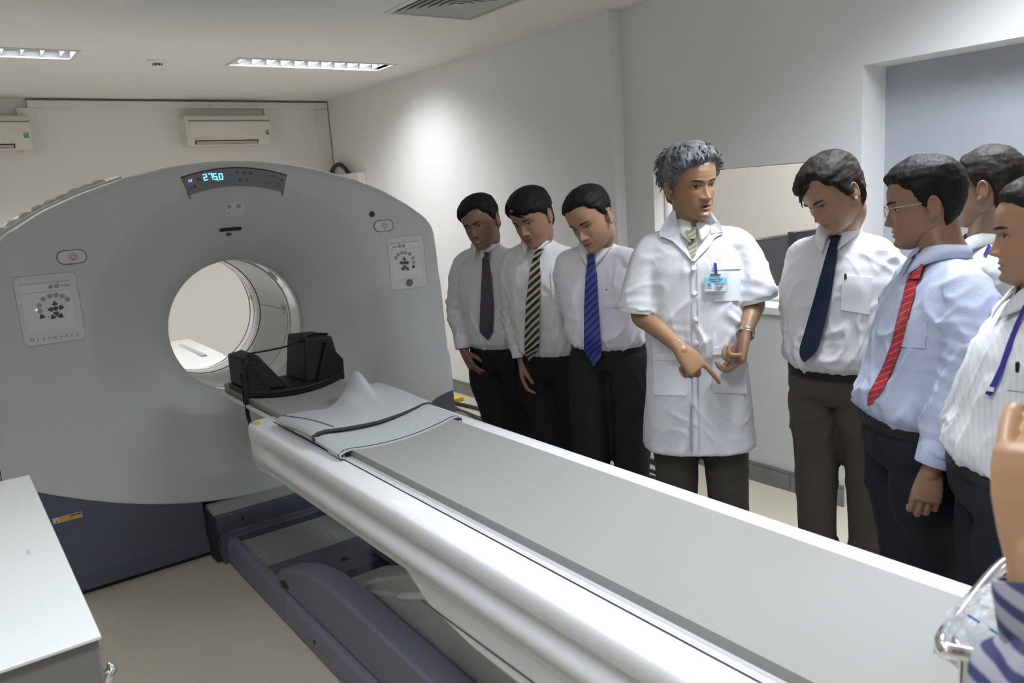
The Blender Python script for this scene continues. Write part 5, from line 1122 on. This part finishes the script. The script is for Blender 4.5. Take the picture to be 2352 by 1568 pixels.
def sheet(B, name, rows, m, lift=.004, th=.003, nx=8, parent=None, pull=None, smooth=True, uvs=1.0, tr=False):
    """rows: list of (xl, yl, xr, yr) photo columns; the sheet is laid on the garment behind them"""
    pts = []; n = len(rows); last = None; D = np.full((n, nx+1), np.nan); RY = np.zeros((n, nx+1, 3))
    for i, (xl, yl, xr, yr) in enumerate(rows):
        for j in range(nx+1):
            t = j/nx; a, b = xl*(1-t)+xr*t, yl*(1-t)+yr*t; r = nrmz(ray(a, b)); RY[i, j] = r; p, nn = hit(B, a, b, tr)
            if p is not None: D[i, j] = np.linalg.norm(p-CAMC)
    if np.isnan(D).all(): D[:] = B.d
    md = np.nanmedian(D); D = np.where(np.abs(D-md) > .35, np.nan, D)
    for i in range(n):      # fill holes with the row or column neighbours
        if np.isnan(D[i]).all(): D[i] = D[i-1] if i and not np.isnan(D[i-1]).all() else md
        D[i] = np.where(np.isnan(D[i]), np.nanmedian(D[i]), D[i])
    K = D.copy()
    for _ in range(3):
        Q = np.pad(K, 1, 'edge'); K = (Q[1:-1, 1:-1]*2+Q[:-2, 1:-1]+Q[2:, 1:-1]+Q[1:-1, :-2]+Q[1:-1, 2:])/6
    D = np.minimum(K, D+.004)
    if pull is not None: D = D-np.interp(np.arange(n)/(n-1), np.linspace(0, 1, len(pull)), pull)[:, None]
    Fr = CAMC+RY*(D-lift)[..., None]; Bk2 = CAMC+RY*(D-lift+th)[..., None]
    V = np.concatenate([Fr.reshape(-1, 3), Bk2.reshape(-1, 3)]); W = nx+1; N0 = n*W; F_ = []
    for i in range(n-1):
        for j in range(nx): a = i*W+j; F_ += [(a, a+W, a+W+1, a+1), (N0+a, N0+a+1, N0+a+W+1, N0+a+W)]
    for i in range(n-1): a = i*W; F_ += [(a, N0+a, N0+a+W, a+W), (a+nx, a+W+nx, N0+a+W+nx, N0+a+nx)]
    for j in range(nx): F_ += [(j, j+1, N0+j+1, N0+j)]; a = (n-1)*W+j; F_ += [(a, N0+a, N0+a+1, a+1)]
    lens = np.zeros(n)
    for i in range(1, n): lens[i] = lens[i-1]+np.linalg.norm(Fr[i, nx//2]-Fr[i-1, nx//2])
    uv = [( (np.linalg.norm(Fr[i, j]-Fr[i, nx//2])*(1 if j > nx//2 else -1)), lens[i]) for i in range(n) for j in range(W)]*2
    return mk(name, V, F_, m, parent or B.shirt, ang=50, uv=uv, smooth=smooth)
def tie(B, kn_, path, m, pull=(.0, .0), klift=.012):
    """kn_: knot (x, ytop, ybot, wtop, wbot); path: [(x, y, width)], last is the tip"""
    x, y0, y1, w0, w1 = kn_[:5]; x1 = kn_[5] if len(kn_) > 5 else x
    k = sheet(B, 'tie_knot', [(x+(x1-x)*t-(w0+(w1-w0)*t)/2, y0+(y1-y0)*t, x+(x1-x)*t+(w0+(w1-w0)*t)/2, y0+(y1-y0)*t) for t in np.linspace(0, 1, 5)], m, lift=klift+.018, th=.020, nx=6)
    P = np.array(path, float); tt = np.linspace(0, 1, 30); ss = np.concatenate([[0], np.cumsum(np.hypot(np.diff(P[:, 0]), np.diff(P[:, 1])))]); ss /= ss[-1]
    rows = []
    for t in tt:
        c = [np.interp(t, ss, P[:, q]) for q in range(3)]; rows.append((c[0]-c[2]/2, c[1], c[0]+c[2]/2, c[1]))
    return sheet(B, 'tie', rows, m, lift=klift, th=.005, nx=6, pull=pull)
def quad_rows(a, b, c, d, n=8):   # corners tl, tr, br, bl
    return [(a[0]*(1-t)+d[0]*t, a[1]*(1-t)+d[1]*t, b[0]*(1-t)+c[0]*t, b[1]*(1-t)+c[1]*t) for t in np.linspace(0, 1, n)]
def pocket(B, a, b, c, d, m, flap=False):
    p = sheet(B, 'pocket', quad_rows(a, b, c, d, 8), m, lift=.0045, th=.004, nx=8); t = .16
    q = lambda u, v: (u[0]*(1-t)+v[0]*t, u[1]*(1-t)+v[1]*t)
    if flap: sheet(B, 'pocket_hem', quad_rows(a, b, q(b, c), q(a, d), 3), m, lift=.0068, th=.003, nx=8, parent=p)
    return p
def dot(B, name, px_, py_, r, m, lift=.006, parent=None, th=.003):
    p, nn = hit(B, px_, py_)
    if p is None: return
    nn = nn if nn@(CAMC-p) > 0 else -nn; return G().cyl(p+nn*(lift-th), nn, r, th, 16, r*.85).out(name, m, parent or B.shirt)
def pen(B, px_, py_, m, L=.02, dx=0):
    p, nn = hit(B, px_, py_+4); 
    if p is None: return
    r = nrmz(ray(px_, py_)); c = p-r*.006; G().tube([c-U_*.010, c, c+U_*L*.5+R_*dx], .0042, n=8, sub=2).out('pen', m, B.shirt)
def scr(B_px, alpha):   # facing vector: alpha degrees, 0 = towards the camera, 90 = towards image left
    b = math.atan2(ray(B_px, 784)[0], ray(B_px, 784)[1]); tc = np.array([-math.sin(b), -math.cos(b), 0]); lf = np.array([-math.cos(b), math.sin(b), 0]); a = math.radians(alpha); return tc*math.cos(a)+lf*math.sin(a)
def headdir(px_, alpha, down, roll):
    f = scr(px_, alpha); s = np.cross(f, [0, 0, 1.0]); p = math.radians(down); hf = f*math.cos(p)-np.array([0, 0, 1.0])*math.sin(p); up = np.cross(s, hf)
    r = math.radians(roll); return hf, up*math.cos(r)+s*math.sin(r)
ONLY = None
def cloth(n, c, **k): return mat(n, c, .72, bump=.10, bscale=k.get('bs', 260), var=.02, vscale=5, spec=.25)
TB = cloth('trouser_black', (.010, .010, .011)); TB3 = cloth('trouser_charcoal', (.013, .014, .015)); TBR = cloth('trouser_brown', (.072, .060, .050)); TOL = cloth('trouser_olive', (.060, .053, .041)); TNV = cloth('trouser_navy', (.012, .014, .020))
S1 = cloth('shirt_white_cool', (.66, .64, .68)); S2_ = cloth('shirt_white_warm', (.70, .69, .69)); S3 = cloth('shirt_white_lilac', (.73, .71, .76)); S5 = cloth('shirt_white_bright', (.68, .67, .69)); S6 = cloth('shirt_pale_blue', (.44, .48, .62)); S7 = cloth('shirt_white_shade', (.66, .67, .67))
SD = cloth('coat_white', (.67, .67, .715)); SC = cloth('shirt_cream', (.72, .72, .66))
S8 = stripes('shirt_fine_stripe', (.67, .67, .69), (.60, .60, .64), .006, .75, coord='OBJ', axis=(math.cos(1.0)/.009, math.sin(1.0)/.009*-1, 0), rough=.7)
S9 = stripes('shirt_navy_stripe', (.30, .30, .34), (.035, .035, .11), .021, .56, coord='OBJ', axis=(8, -10, 46), rough=.7, soft=.1)
PEN_B = mat('pen_navy', (.01, .01, .05), .3); PEN_K = mat('pen_black', (.01, .01, .01), .3); BTN = mat('shirt_button', (.74, .74, .72), .35)
METAL = mat('buckle_metal', (.55, .53, .50), .25, metal=1); GOLD = mat('gold_metal', (.75, .55, .22), .25, metal=1)
def spec(label, belt, zb, neck, head, al, hal, dn, roll, legs, arms, dneck=-.05, dhead=-.10, shw=.152, **k):
    pel = on(belt[0], belt[1], 2, zb); d = math.hypot(pel[0], pel[1]); nk = at(neck[0], neck[1], d+dneck); f = scr(belt[0], al)
    if k.get('dfix'): pass
    sd = nrmz(np.cross([0, 0, 1.0], f)); sd = nrmz(sd+np.array([0, 0, k.pop('shtilt', 0)])); sp = nk-pel
    S = dict(label=label, pelvis=pel, neck=nk, head=at(head[0], head[1], d+dhead), face=f, **k)
    S['shL'] = nk-sp*.185+sd*shw; S['shR'] = nk-sp*.185-sd*shw
    hf, hu = headdir(head[0], hal, dn, roll); S['hface'] = hf; S['hup'] = hu
    (kr, ar, kl, al_) = legs; S['knR'] = atz(kr, .50, d-.02); S['anR'] = atz(ar, .085, d); S['knL'] = atz(kl, .50, d-.02); S['anL'] = atz(al_, .085, d)
    for k_, (ex, ey, ed, wx, wy, wd) in arms.items():
        S['el'+k_] = at(ex, ey, d+ed); S['wr'+k_] = at(wx, wy, d+wd)
    return S, d
def sdir(px_, dx, dy, dz): # direction: image right, image up, away from camera
    r = nrmz(ray(px_, 784)); h = nrmz(np.array([r[0], r[1], 0])); return nrmz(R_*dx+U_*dy+h*dz)
def want(n): return ONLY is None or n in ONLY
def tietex(name, c1, c2, per, duty, ang, **k): return stripes(name, c1, c2, per, duty, ang, rough=.42, **k)
# ---- 1: smiling man next to the scanner
if want(1):
    S, d = spec('smiling man in white shirt and slate tie with red stripes, nearest the scanner', (1150, 783), .985, (1117, 566), (1104, 511), 30, 30, 14, 12, (1150, 1150, 1203, 1207),
        {'R': (1052, 705, .06, 1066, 806, .0), 'L': (1185, 700, .10, 1170, 795, .20)}, trm=TB, shm=S1, seed=1.1, build=1.0, hs=1.0,
        P=dict(skin=(.235, .125, .080), mouth='smile', chub=1.12, lid=.0026, mw=.025), hairline=0)
    S['P']['hairline'] = dict(front=.066, temple=.042, thick=.013, sweep=.5, top=.35)
    S['hands'] = {'R': dict(dir=sdir(1070, .45, -.9, -.1), nrm=sdir(1070, -.8, -.3, -.4), thumb=1, curl=[(25, 50, 30)]*4, tang=.7), 'L': {}}
    B = make_person(S)
    tie(B, (1115, 579, 597, 19, 14), [(1115, 595, 15), (1118, 640, 24), (1119, 700, 32), (1117, 755, 32), (1117, 764, 30), (1119, 772, 18), (1120, 780, 2)], tietex('tie_slate_red', (.045, .048, .065), (.13, .012, .018), .055, .90, 2.35, soft=.02))
    pocket(B, (1147, 637), (1180, 635), (1180, 690), (1148, 692), S1); pen(B, 1150, 631, PEN_B)
    sheet(B, 'buckle', quad_rows((1128, 779), (1150, 777), (1150, 791), (1129, 792), 3), METAL, lift=.012, th=.006, parent=B.shirt, tr=True, nx=3); sheet(B, 'buckle_keeper', quad_rows((1154, 777), (1159, 777), (1160, 788), (1156, 788), 3), METAL, lift=.012, th=.006, tr=True, nx=2)
# ---- 2
if want(2):
    S, d = spec('man in white shirt with black and cream diagonally striped tie, arm hanging straight', (1272, 797), .985, (1235, 556), (1222, 502), 26, 34, 18, 12, (1265, 1268, 1322, 1325),
        {'R': (1180, 712, .05, 1199, 826, .0), 'L': (1318, 700, .16, 1305, 800, .22)}, trm=TB, shm=S2_, seed=2.7, build=1.03, hs=1.02,
        P=dict(skin=(.275, .150, .092), lid=.0020, chub=1.12), shtilt=-.02)
    S['P']['hairline'] = dict(front=.058, temple=.036, thick=.016, sweep=-.9, top=.3, side=.0, locks=[(.03, .085, .066, -.050, .008, -.020, .006), (.02, .088, .064, -.055, .0, -.036, .005), (.01, .088, .066, -.055, -.004, -.026, .005)])
    S['hands'] = {'R': dict(dir=sdir(1200, .10, -1, 0), nrm=sdir(1200, -.9, 0, .2), thumb=1, curl=RELAX, tang=.25), 'L': {}}
    B = make_person(S)
    tie(B, (1240, 571, 592, 22, 14, 1232), [(1232, 588, 15), (1229, 625, 24), (1224, 690, 32), (1222, 760, 34), (1221, 800, 34), (1217, 818, 20), (1215, 829, 3)], tietex('tie_black_cream', (.012, .012, .018), (.42, .38, .22), .026, .58, .85), pull=(0, .0, .015, .03, .03))
    pocket(B, (1265, 627), (1302, 622), (1303, 684), (1268, 688), S2_); pen(B, 1277, 624, PEN_K, .008)
    sheet(B, 'buckle', quad_rows((1242, 792), (1262, 790), (1263, 803), (1243, 805), 3), METAL, lift=.012, th=.006, tr=True, nx=3)
# ---- 3
if want(3):
    S, d = spec('man in white shirt with blue striped tie leaning forward, hands behind his back', (1400, 776), 1.075, (1370, 568), (1356, 503), 16, 34, 24, 12, (1360, 1362, 1452, 1464),
        {'R': (1312, 700, .08, 1390, 800, .15), 'L': (1466, 690, .08, 1440, 806, .16)}, trm=TB3, shm=S3, seed=4.2, build=1.0, hs=1.0, dneck=-.09, dhead=-.17, shw=.140,
        P=dict(skin=(.33, .185, .115), lid=.0020, nose=1.1))
    S['P']['hairline'] = dict(front=.074, temple=.050, thick=.010, sweep=.2, top=.3, side=-.002, mess=.0022, tuft=.016)
    B = make_person(S)
    tie(B, (1356, 585, 603, 20, 15, 1358), [(1358, 600, 16), (1358, 630, 26), (1358, 700, 33), (1360, 770, 38), (1362, 805, 42), (1365, 822, 28), (1364, 840, 3)], tietex('tie_blue', (.012, .016, .10), (.035, .06, .36), .022, .5, .80), pull=(0, 0, .0, .02, .03))
    pocket(B, (1386, 657), (1424, 656), (1424, 705), (1388, 706), S3); dot(B, 'pocket_mark', 1393.5, 664, .0035, mat('mark_maroon', (.2, .03, .06), .5), .0095)
# ---- doctor
if want(4):
    S, d = spec('grey-haired doctor in short-sleeved white coat, talking and pointing with both hands', (1600, 800), 1.085, (1592, 520), (1588, 425), -4, -32, 4, 2, (1556, 1550, 1672, 1670),
        {'R': (1470, 718, -.04, 1562, 800, -.24), 'L': (1733, 690, .0, 1711, 772, -.14)}, dneck=-.02, dhead=-.04, shw=.168, trm=TOL, shm=SD, seed=6.1, build=1.04, hs=1.04, sleeve='short', topname='doctor_coat', collarm=SC,
        coat=dict(hem=.715, low=1, sway=(.0, 0, 0)), fold=.0036, hair=HG, belly=1.0, browmat=HBB, coff=(0, 0, -.004),
        P=dict(skin=(.31, .175, .096), mouth='open', lid=.0030, fold=1.8, brow=.0028))
    S['P']['hairline'] = dict(front=.070, temple=.046, thick=.020, top=.5, mess=.003, ntuft=300, tuft=.034, side=-.012, sidethick=.7, sweep=.3)
    S['hands'] = {'R': dict(dir=sdir(1600, .66, -.74, -.15), nrm=sdir(1600, .30, .45, -.85), thumb=1, curl=POINT, tang=.5, k=1.0),
                  'L': dict(dir=sdir(1700, -.16, -.95, -.15), nrm=sdir(1700, .95, -.05, -.1), thumb=1, curl=[(35, 55, 30), (40, 60, 35), (75, 80, 40), (80, 85, 40)], tang=.3)}
    B = make_person(S)
    # shirt front, tie, lapels
    sheet(B, 'undershirt', [(1560, 522, 1612, 522), (1566, 545, 1612, 545), (1575, 570, 1606, 570), (1590, 598, 1594, 598)], SC, lift=.003, th=.002, nx=6)
    tie(B, (1588, 528, 548, 24, 15, 1590), [(1590, 546, 15), (1590, 565, 20), (1590, 585, 15), (1591, 597, 3)], tietex('tie_beige', (.22, .20, .13), (.36, .34, .25), .014, .5, 1.0), klift=.008)
    lp1 = [(1544, 487, 1550, 485), (1533, 505, 1558, 520), (1520, 530, 1569, 545), (1516, 541, 1578, 570), (1545, 553, 1584, 584), (1566, 575, 1588, 595), (1586, 598, 1592, 600)]
    lp2 = [(1622, 487, 1630, 489), (1616, 515, 1648, 515), (1612, 540, 1662, 535), (1606, 562, 1642, 545), (1600, 580, 1630, 565), (1594, 592, 1612, 583), (1590, 600, 1596, 600)]
    sheet(B, 'lapel', lp1, SD, lift=.011, th=.005); sheet(B, 'lapel', lp2, SD, lift=.011, th=.005)
    sheet(B, 'lapel_collar', [(1546, 480, 1552, 486), (1526, 508, 1552, 512), (1514, 532, 1551, 540), (1516, 545, 1544, 541)], SD, lift=.015, th=.005); sheet(B, 'lapel_collar', [(1622, 482, 1634, 486), (1624, 505, 1655, 515), (1632, 522, 1662, 531), (1634, 536, 1660, 533)], SD, lift=.015, th=.005)
    for y_, x_ in ((618, 1594), (674, 1596.5), (733, 1597.5), (787, 1599)): dot(B, 'coat_button', x_, y_, .0088, BTN, .0075, th=.004)
    for x0, x1 in ((1587, 1588.3), (1601, 1602)): sheet(B, 'placket_shade_line', [(x0+(y-600)*.012, y, x1+(y-600)*.012, y) for y in np.linspace(604, 1030, 22)], mat('stitch_shadow', (.50, .50, .55), .8), lift=.0036, th=.003, nx=2)  # thin grey strips painted as the shadow along the placket
    pocket(B, (1501, 812), (1577, 811), (1576, 908), (1501, 908), SD, True); pocket(B, (1637, 798), (1706, 797), (1716, 904), (1637, 902), SD, True); pocket(B, (1640, 606), (1702, 604), (1700, 690), (1642, 692), SD, True)
    M_lb = mat('badge_blue', (.20, .55, .72), .4); M_bw = mat('badge_white', (.72, .74, .72), .4)
    bd = sheet(B, 'badge', quad_rows((1617, 624), (1672, 626), (1671, 672), (1618, 671), 5), mat('badge_sleeve', (.62, .70, .72), .2, coat=.5), lift=.016, th=.003, nx=5)
    sheet(B, 'badge_card', quad_rows((1620, 650), (1669, 650), (1668, 668), (1621, 668), 3), M_bw, lift=.0185, th=.002, nx=4, parent=bd); sheet(B, 'badge_header', quad_rows((1619, 637), (1669, 637), (1669, 650), (1620, 650), 3), M_lb, lift=.0185, th=.002, nx=4, parent=bd)
    sheet(B, 'badge_photo', quad_rows((1622, 648), (1635, 648), (1635, 661), (1623, 661), 3), mat('photo_blue', (.25, .60, .80), .4), lift=.020, th=.002, nx=3, parent=bd); sheet(B, 'badge_face', quad_rows((1626, 650), (1631, 650), (1632, 658), (1626, 658), 3), mat('photo_face', (.30, .16, .10), .5), lift=.021, th=.002, nx=2, parent=bd)
    M_ink = mat('badge_ink', (.10, .14, .20), .5)
    for (x0, x1, y_) in ((1629, 1660, 641), (1632, 1656, 646), (1643, 1664, 653), (1644, 1661, 659), (1644, 1662, 664)):
        n_ = 7
        for q in range(n_):
            a = x0+(x1-x0)*q/n_; sheet(B, 'badge_text', quad_rows((a, y_-1.2), (a+(x1-x0)/n_*.7, y_-1.2), (a+(x1-x0)/n_*.7, y_+1.2), (a, y_+1.2), 2), M_ink, lift=.0205, th=.001, nx=1, parent=bd, smooth=False)
    sheet(B, 'badge_clip', quad_rows((1632, 628), (1655, 629), (1655, 634), (1632, 633), 3), METAL, lift=.021, th=.003, nx=2, parent=bd); sheet(B, 'badge_strap', quad_rows((1639, 603), (1646, 603), (1648, 630), (1642, 630), 4), mat('clip_blue', (.03, .04, .35), .4), lift=.019, th=.003, nx=2, parent=bd)
    sheet(B, 'front_slit_shade', [(1589, 880, 1592, 880), (1585, 950, 1589, 950), (1584, 1036, 1588, 1036)], mat('flap_shadow', (.28, .28, .33), .8), lift=.0036, th=.003, nx=2)  # dark strip painted as the shade in the coat's front slit
    # sleeve linings and bracelet
    for k, px_ in (('R', 0), ('L', 0)):
        sh_, el_ = np.array(S['sh'+k]), np.array(S['el'+k]); e = nrmz(el_-sh_); c = sh_+(el_-sh_)*.95; t_ = nrmz(np.cross(e, [0, 0, 1.0] if abs(e[2]) < .9 else [1.0, 0, 0])); v_ = np.cross(e, t_)
        G().loft([[c+e*a+r*math.cos(q)*t_+r*math.sin(q)*v_ for q in np.linspace(0, 2*PI, 28, False)] for a, r in ((-.03, .080), (.006, .084), (.010, .082), (.008, .078), (-.03, .074))], cap=False).out('sleeve_lining', SC, B.shirt)
    fa = nrmz(S['wrL']-S['elL']); c = S['wrL']-fa*.012; t_ = nrmz(np.cross(fa, [1.0, 0, 0])); v_ = np.cross(fa, t_)
    G().loft([[c+fa*a+r*math.cos(q)*t_+r*math.sin(q)*v_ for q in np.linspace(0, 2*PI, 32, False)] for a, r in ((-.008, .029), (-.008, .032), (.008, .032), (.008, .029), (-.008, .029))], cap=False).out('bracelet', METAL, B.o)
# ---- 5: navy tie
if want(5):
    S, d = spec('man in white shirt, navy tie and brown trousers looking down, hands behind his back', (1935, 826), 1.055, (1928, 538), (1912, 446), 22, 48, 30, 8, (1876, 1880, 1994, 1988),
        {'R': (1876, 700, .12, 1905, 800, .22), 'L': (2075, 700, .12, 2020, 800, .24)}, dneck=-.05, dhead=-.12, shw=.138, trm=TBR, trw=.90, shm=S5, seed=8.3, build=1.10, belly=1.08, hs=.98, fold=.0052, trfold=.005,
        P=dict(skin=(.30, .170, .105), lid=.0016, chub=1.10, nose=1.05))
    S['P']['hairline'] = dict(front=.066, temple=.044, thick=.017, top=.25, side=-.020, sidethick=1.0, sweep=.9, back=-.085, mess=.0025, locks=[(-.01, .080, .078, .055, .010, -.045, .007), (-.02, .078, .080, .06, .0, -.058, .006), (.0, .085, .075, .055, -.002, -.066, .005)])
    S['hair'] = HBB
    B = make_person(S)
    tie(B, (1920, 537, 560, 28, 18, 1916), [(1915, 556, 19), (1907, 600, 28), (1890, 680, 38), (1872, 750, 42), (1858, 800, 44), (1851, 818, 30), (1847, 831, 4)], cloth('tie_navy', (.010, .016, .040)), pull=(.006, 0, 0, .015, .02), klift=.018)
    pocket(B, (1934, 633), (2004, 638), (1998, 722), (1932, 712), S5); pen(B, 1942, 628, PEN_K, .004)
    sheet(B, 'buckle', quad_rows((1866, 818), (1898, 820), (1900, 842), (1868, 838), 3), METAL, lift=.012, th=.006, tr=True, nx=3); sheet(B, 'buckle_keeper', quad_rows((1896, 822), (1902, 823), (1904, 844), (1898, 843), 3), GOLD, lift=.013, th=.006, tr=True, nx=2)
# ---- 6: red tie, pale blue shirt
if want(6):
    S, d = spec('man in glasses, pale blue shirt and red tie, standing in profile', (2112, 955), 1.03, (2165, 592), (2122, 470), 66, 84, 8, 4, (2095, 2090, 2165, 2160),
        {'R': (2120, 800, .25, 2095, 960, .15), 'L': (2222, 840, -.19, 2140, 1078, -.24)}, dneck=.02, dhead=.06, shw=.160, trm=TNV, shm=S6, seed=3.3, build=1.06, belly=1.14, hs=.95, fold=.0055,
        P=dict(skin=(.265, .145, .088), lid=.0026, nose=1.0))
    S['P']['hairline'] = dict(front=.066, temple=.048, thick=.015, top=.2, side=-.012, sidethick=.9, sweep=.2, back=-.088, mess=.0015, fringe=.4, ntuft=0)
    S['hands'] = {'L': dict(dir=sdir(2130, -.18, -1, 0), nrm=sdir(2130, .15, .1, -1), thumb=-1, curl=[(26, 55, 30)]*4, tang=.15, spread=.05, k=.84), 'R': {}}
    B = make_person(S)
    tie(B, (2108, 606, 640, 26, 26, 2098), [(2096, 636, 26), (2086, 680, 26), (2072, 730, 25), (2058, 790, 24), (2040, 840, 25), (2018, 885, 28), (2006, 905, 26), (1994, 932, 4)], stripes('tie_red', (.36, .018, .025), (.55, .30, .28), .020, .93, 1.2, soft=.03, rough=.45), pull=(0, 0, 0, .0, 0, .0))
    pocket(B, (2072, 732), (2130, 738), (2124, 800), (2062, 796), S6)
    sheet(B, 'buckle', quad_rows((2021, 925), (2030, 927), (2031, 942), (2023, 940), 3), GOLD, lift=.012, th=.006, tr=True, nx=2)
    # glasses
    M_gl = mat('glasses_metal', (.75, .74, .72), .2, metal=1); gl = G()
    for s_ in (-1, 1):
        c = np.array([s_*.0335, .100, -.002]); gl.tube([B.hw(c+np.array([.021*math.cos(a), -.004*abs(math.cos(a))*(1 if math.cos(a)*s_ > 0 else 0), .0155*math.sin(a)])) for a in np.linspace(0, 2*PI, 25)], .0012, n=6, sub=1)
        gl.tube([B.hw((s_*.0545, .096, .004)), B.hw((s_*.072, .080, .005)), B.hw((s_*.080, .03, .004)), B.hw((s_*.082, -.012, .004))], .0012, n=6, sub=3)
    gl.tube([B.hw((-.013, .100, .002)), B.hw((0, .103, .004)), B.hw((.013, .100, .002))], .0011, n=6, sub=3)
    gl.out('glasses', M_gl, B.o)
    w_ = S['wrL']; dd_ = sdir(2130, -.18, -1, 0); rp = w_+dd_*.128+sdir(2130, .75, 0, 0)*.010
    t_ = nrmz(np.cross(dd_, [1.0, 0, 0])); v_ = np.cross(dd_, t_); cc_ = at(2132, 1157, math.hypot(w_[0], w_[1])-.01)
    G().loft([[cc_+dd_*a+r*math.cos(q)*t_+r*math.sin(q)*v_ for q in np.linspace(0, 2*PI, 24, False)] for a, r in ((-.002, .0100), (-.002, .0112), (.002, .0112), (.002, .0100), (-.002, .0100))], cap=False).out('ring', METAL, B.o)
# ---- 7: behind
if want(7):
    S, d = spec('balding man in white shirt standing behind the man in glasses', (2290, 862), 1.03, (2262, 560), (2262, 432), 70, 104, 4, 4, (2270, 2270, 2320, 2320),
        {'R': (2235, 720, .2, 2225, 860, .2), 'L': (2330, 730, -.05, 2330, 870, -.05)}, dneck=.0, dhead=.0, trm=TB, shm=S7, seed=5.3, build=1.0, hs=.98,
        P=dict(skin=(.255, .145, .092), lid=.0026))
    S['P']['hairline'] = dict(front=.084, temple=.062, thick=.013, top=.1, side=-.004, sidethick=.9, sweep=0, back=-.082, bald=.6, mess=.002)
    S['hair'] = HBB
    B = make_person(S)
    sheet(B, 'lanyard', [(2270, 560, 2277, 566), (2258, 585, 2265, 589)], mat('lanyard_blue', (.02, .02, .22), .6), lift=.012, nx=2)
# ---- 8: right edge
if want(8):
    S, d = spec('man in fine-striped white shirt with blue lanyard, cut off by the right edge', (2338, 1060), 1.03, (2405, 690), (2394, 532), 72, 82, 5, 3, (2300, 2300, 2375, 2375),
        {'R': (2352, 860, .12, 2345, 1000, .05), 'L': (2470, 930, -.10, 2440, 1120, -.16)}, dneck=.0, dhead=.0, shw=.16, trm=TNV, shm=S8, seed=7.7, build=1.04, belly=1.10, hs=.94, fold=.005,
        P=dict(skin=(.34, .190, .115), lid=.0026, chub=1.05, nose=1.05))
    S['P']['hairline'] = dict(front=.074, temple=.060, thick=.014, top=.2, side=-.008, sidethick=.9, back=-.085, mess=.002, fringe=.1)
    S['hair'] = HBB
    B = make_person(S)
    M_lan = mat('lanyard_navy', (.02, .02, .24), .6)
    sheet(B, 'lanyard', [(2350, 700, 2358, 704), (2330, 745, 2338, 750), (2312, 790, 2322, 796), (2296, 838, 2306, 842), (2278, 876, 2292, 882), (2262, 904, 2276, 910)], M_lan, lift=.012, nx=3)
    sheet(B, 'lanyard_clip', quad_rows((2266, 886), (2284, 890), (2282, 900), (2264, 897), 3), mat('clip_cream', (.66, .64, .55), .4), lift=.018, nx=2, th=.006)
    pen(B, 2337, 836, PEN_K, .01); pocket(B, (2318, 838), (2360, 842), (2356, 900), (2312, 894), S8)
    for x0 in (2236, 2248): sheet(B, 'belt_loop_metal', quad_rows((x0, 1022), (x0+6, 1023), (x0+4, 1058), (x0-2, 1056), 3), METAL, lift=.014, th=.005, tr=True, nx=2)
# ---- 9: photographer's arm at the right edge
if want(9):
    S = dict(label='raised forearm and hand of a person in navy-striped shirt, in the right foreground corner')
    base = np.array([.93, -.24]); F9 = nrmz(np.array([-.25, 1.0, 0])); sdL = nrmz(np.cross([0, 0, 1.0], F9))
    pel = np.array([base[0], base[1], 1.0]); nk = np.array([base[0]-.01, base[1]+.02, 1.46])
    S.update(pelvis=pel, neck=nk, head=np.array([base[0]-.02, base[1]+.06, 1.62]), face=F9, hface=F9, hup=(0, 0, 1), trm=TB, shm=S9, seed=9.1, P=dict(skin=(.40, .225, .125)), build=.98)
    S['P']['hairline'] = dict()
    sp = nk-pel; S['shL'] = nk-sp*.135+sdL*.155; S['shR'] = nk-sp*.135-sdL*.155
    S['wrL'] = at(2394, 1290, .74); S['elL'] = at(2490, 1680, .70); S['wrR'] = base.tolist()+[0]; S['wrR'] = np.array([base[0]+.16, base[1]+.26, 1.38]); S['elR'] = np.array([base[0]+.20, base[1]+.08, 1.16])
    for k, s_ in (('L', 1), ('R', -1)): q = base+sdL[:2]*s_*.09; S['kn'+k] = np.array([q[0], q[1], .5]); S['an'+k] = np.array([q[0], q[1], .085])
    S['hands'] = {'L': dict(dir=sdir(2340, .03, 1, -.02), nrm=sdir(2340, -.35, .05, -.95), thumb=1, curl=[(40, 50, 30)]*4, tang=.12, k=.98), 'R': {}}
    B = make_person(S)
